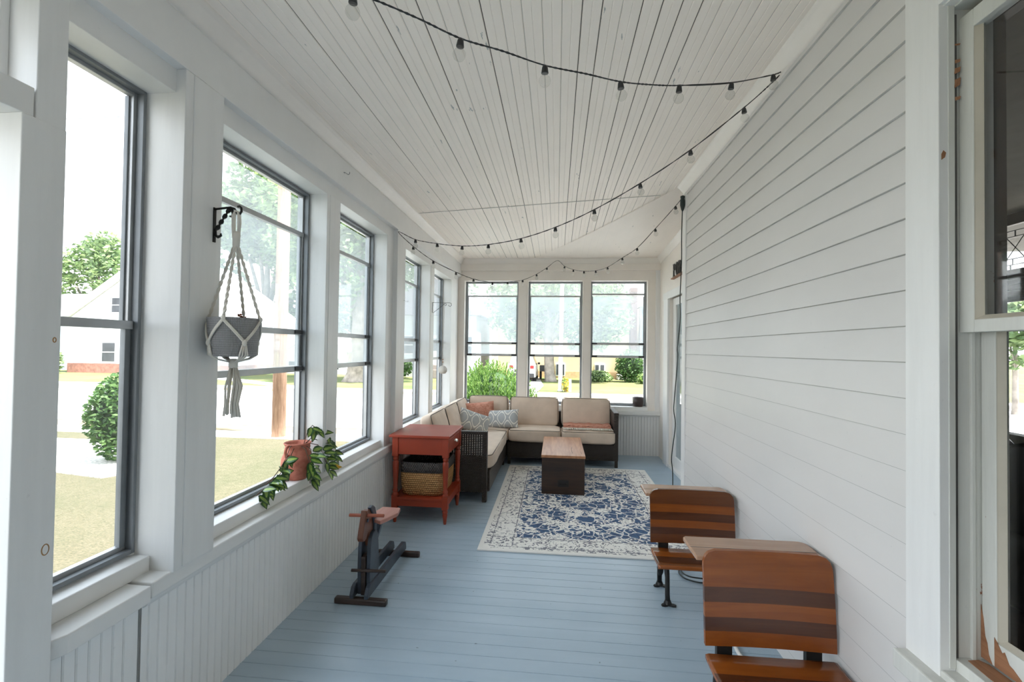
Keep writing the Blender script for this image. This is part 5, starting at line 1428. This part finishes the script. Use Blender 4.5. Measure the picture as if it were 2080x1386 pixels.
m = MB(); m.box(-11.8,-5.6,31.5,38,G-0.2,3.9); m.build('wall', M['hg'], B4)
m = MB(); m.prism([(-12.4,3.7),(-5.1,3.7),(-8.7,7.0)], 'y', 31.0, 38.5); m.build('roof', simple('mauve_grey_shingles', (0.24,0.22,0.25), 0.9), B4)
m = MB(); m.box(-8.95,-8.0,31.42,31.5,0.25,2.3); d_ = m.build('door', M['trimw'], B4)
m = MB(); m.box(-8.75,-8.2,31.39,31.43,1.2,2.05); m.build('door_pane', M['win_d'], d_)
m = MB(); m.box(-9.3,-7.6,30.6,31.5,G,0.22); m.box(-9.2,-7.7,30.25,30.6,G,-0.1); m.build('steps', simple('dark_steps', (0.22,0.19,0.17), 0.9), B4)
win(B4, -11.2, -10.1, 31.5, 1.0, 2.2); win(B4, -6.8, -5.9, 31.5, 1.0, 2.2)
YBd = thing('apartment_building', 'pale yellow building with a low brick base and a door with steps across the street', 'building', (1,36,G), 'houses across the street')
m = MB(); m.box(-4.45,5.20,33.6,39,G+0.45,5.2); m.build('wall', paint('butter_yellow_stucco', (0.66,0.52,0.32), 0.7, 0.04), YBd)
m = MB(); m.box(-4.47,5.21,33.56,39.05,G-0.2,G+0.46); m.build('brick_course', simple('tan_brick', (0.55,0.36,0.20), 0.9, 0, 0.15, 6), YBd)
m = MB(); m.prism([(-4.9,5.1),(5.21,5.1),(5.21,5.35),(0.5,7.0),(-4.9,5.35)], 'y', 33.1, 39.3); m.build('roof', M['roof_g'], YBd)
m = MB(); m.box(-4.75,-4.3,33.3,33.9,G,5.1); m.build('quoin', simple('quoin_stone', (0.62,0.55,0.42), 0.8, 0, 0.2, 4), YBd)
for (a, b, c_, d_) in ((0.02,0.60,G+0.20,G+0.98),(2.84,3.46,G+0.20,G+0.98)):
    m = MB(); m.box(a-0.05,b+0.05,33.50,33.62,c_-0.08,d_+0.05); f = m.build('window', M['trimw'], YBd)
    m = MB(); m.box(a,(a+b)/2-0.06,33.47,33.51,c_,d_); m.box((a+b)/2+0.06,b,33.47,33.51,c_,d_); m.build('pane', M['win_d'], f)
m = MB(); m.box(4.62,5.15,33.48,33.6,G+0.35,G+1.55); f = m.build('door_frame', M['trimw'], YBd)
m = MB(); m.box(4.70,5.09,33.44,33.49,G+0.37,G+1.45); m.build('door_leaf', simple('brown_screen_door', (0.24,0.19,0.14), 0.6), f)
m = MB(); m.box(4.35,5.2,32.5,33.5,G,G+0.35); m.box(4.5,5.2,32.2,32.5,G,G+0.18); m.build('steps', M['walk'], YBd)
CH = thing('brick_chimney', 'tall dark red brick chimney stack beside the yellow building', 'chimney', (5.6,33,G))
m = MB(); m.box(5.28,5.72,33.2,33.9,G-0.1,5.7); m.box(5.25,5.75,33.14,33.96,5.6,5.9); m.build('stack', simple('dark_red_brick', (0.17,0.085,0.075), 0.9, 0, 0.25, 7), CH)
B6 = thing('house', 'white house beyond the brick chimney', 'house', (8.5,36,G), 'houses across the street')
m = MB(); m.box(5.95,11.5,33.0,40,G-0.1,4.6); m.build('wall', M['hw'], B6)
m = MB(); m.prism([(5.80,4.5),(11.9,4.5),(8.9,6.8)], 'y', 32.6, 40.4); m.build('roof', M['roof_g'], B6)
m = MB(); m.tube([(6.05,32.95,G),(6.05,32.95,4.4)], 0.05, 8); m.build('downpipe', M['alu_d'], B6)
B7 = thing('house', 'large house with a dark gabled roof behind the bright juniper', 'house', (-8,44,G), 'houses across the street')
m = MB(); m.box(-13.6,-6.4,40,48,G-0.1,4.5); m.build('wall', M['hw'], B7)
m = MB(); m.prism([(-14.2,4.35),(-5.9,4.35),(-10.1,7.9)], 'y', 39.4, 48.6); m.build('roof', simple('slate_violet_shingles', (0.20,0.18,0.22), 0.9), B7)
win(B7, -7.6, -6.8, 40, 0.4, 1.9); win(B7, -9.5, -8.3, 40, 0.8, 2.6)

# parked car
M['car'] = simple('white_car_paint', (0.78,0.78,0.78), 0.25, 0, 0.03)
CA = thing('car', 'white hatchback parked on the driveway of the yellow building', 'car', (-2.18,30.9,G))
cx, cy = -2.18, 28.8
m = MB()
def sec(y, w_, z0, z1, top, wt): return [(cx-w_,y,z0),(cx+w_,y,z0),(cx+w_,y,z1),(cx+wt,y,top),(cx-wt,y,top),(cx-w_,y,z1)]
S_ = [sec(cy,0.80,G+0.34,G+0.95,G+0.98,0.72), sec(cy+0.12,0.88,G+0.26,G+1.0,G+1.22,0.70), sec(cy+0.45,0.90,G+0.24,G+1.02,G+1.62,0.64), sec(cy+1.4,0.91,G+0.24,G+1.02,G+1.68,0.66), sec(cy+2.5,0.91,G+0.24,G+1.0,G+1.62,0.64), sec(cy+3.3,0.90,G+0.24,G+0.98,G+1.04,0.74), sec(cy+4.1,0.86,G+0.26,G+0.86,G+0.90,0.70), sec(cy+4.3,0.74,G+0.36,G+0.74,G+0.76,0.62)]
n0 = 0
for s_ in S_: m.v += s_
for i in range(len(S_)-1):
    for j in range(6): m.face((i*6+j, i*6+(j+1) % 6, (i+1)*6+(j+1) % 6, (i+1)*6+j))
m.face([5,4,3,2,1,0]); m.face([(len(S_)-1)*6+j for j in range(6)])
m.build('body', M['car'], CA, 0.05, 3)
m = MB(); m.quad((cx-0.60,cy+0.16,G+1.07),(cx+0.60,cy+0.16,G+1.07),(cx+0.54,cy+0.385,G+1.52),(cx-0.54,cy+0.385,G+1.52)); 
for sg in (-1, 1):
    m.quad((cx+sg*0.905,cy+0.75,G+1.05),(cx+sg*0.905,cy+2.9,G+1.05),(cx+sg*0.70,cy+2.4,G+1.57),(cx+sg*0.70,cy+0.8,G+1.57))
m.build('glazing', M['win_d'], CA)
m = MB(); m.box(cx-0.80,cx+0.80,cy-0.06,cy+0.10,G+0.26,G+0.52); m.box(cx-0.45,cx+0.45,cy-0.015,cy+0.02,G+0.60,G+0.78); m.build('bumper', simple('dark_bumper', (0.03,0.03,0.032), 0.5), CA, 0.02)
for sg in (-1, 1):
    m = MB(); m.box(cx+sg*0.66-0.12,cx+sg*0.66+0.12,cy-0.01,cy+0.10,G+0.82,G+1.02); m.build('tail_light', simple('red_lens', (0.35,0.02,0.02), 0.3), CA, 0.01)
    m = MB(); m.box(cx+sg*1.0-0.08,cx+sg*1.0+0.08,cy+2.55,cy+2.65,G+1.02,G+1.16); m.build('mirror', M['black'], CA, 0.02)
    for yy in (0.75, 3.45):
        m = MB(); n_ = 20
        m.prism([(cy+yy+0.33*cos(2*pi*i/n_), G+0.33+0.33*sin(2*pi*i/n_)) for i in range(n_)], 'x', cx+sg*0.80-0.11, cx+sg*0.80+0.11)
        wh = m.build('wheel', simple('tyre_rubber', (0.02,0.02,0.02), 0.8), CA, 0.02)
TR = thing('trailer', 'small dark trailer standing beside the white car', 'trailer', (-0.5,31.2,G))
m = MB(); m.box(-1.12,-0.36,31.1,32.4,G+0.55,G+0.95); m.build('bed', simple('dark_trailer', (0.06,0.06,0.06), 0.6), TR, 0.01)
for x_ in (-1.06, -0.44):
    m = MB(); m.prism([(31.7+0.30*cos(2*pi*i/16), G+0.30+0.30*sin(2*pi*i/16)) for i in range(16)], 'x', x_-0.07, x_+0.07); m.build('wheel', simple('tyre_rubber', (0.02,0.02,0.02), 0.8), TR)
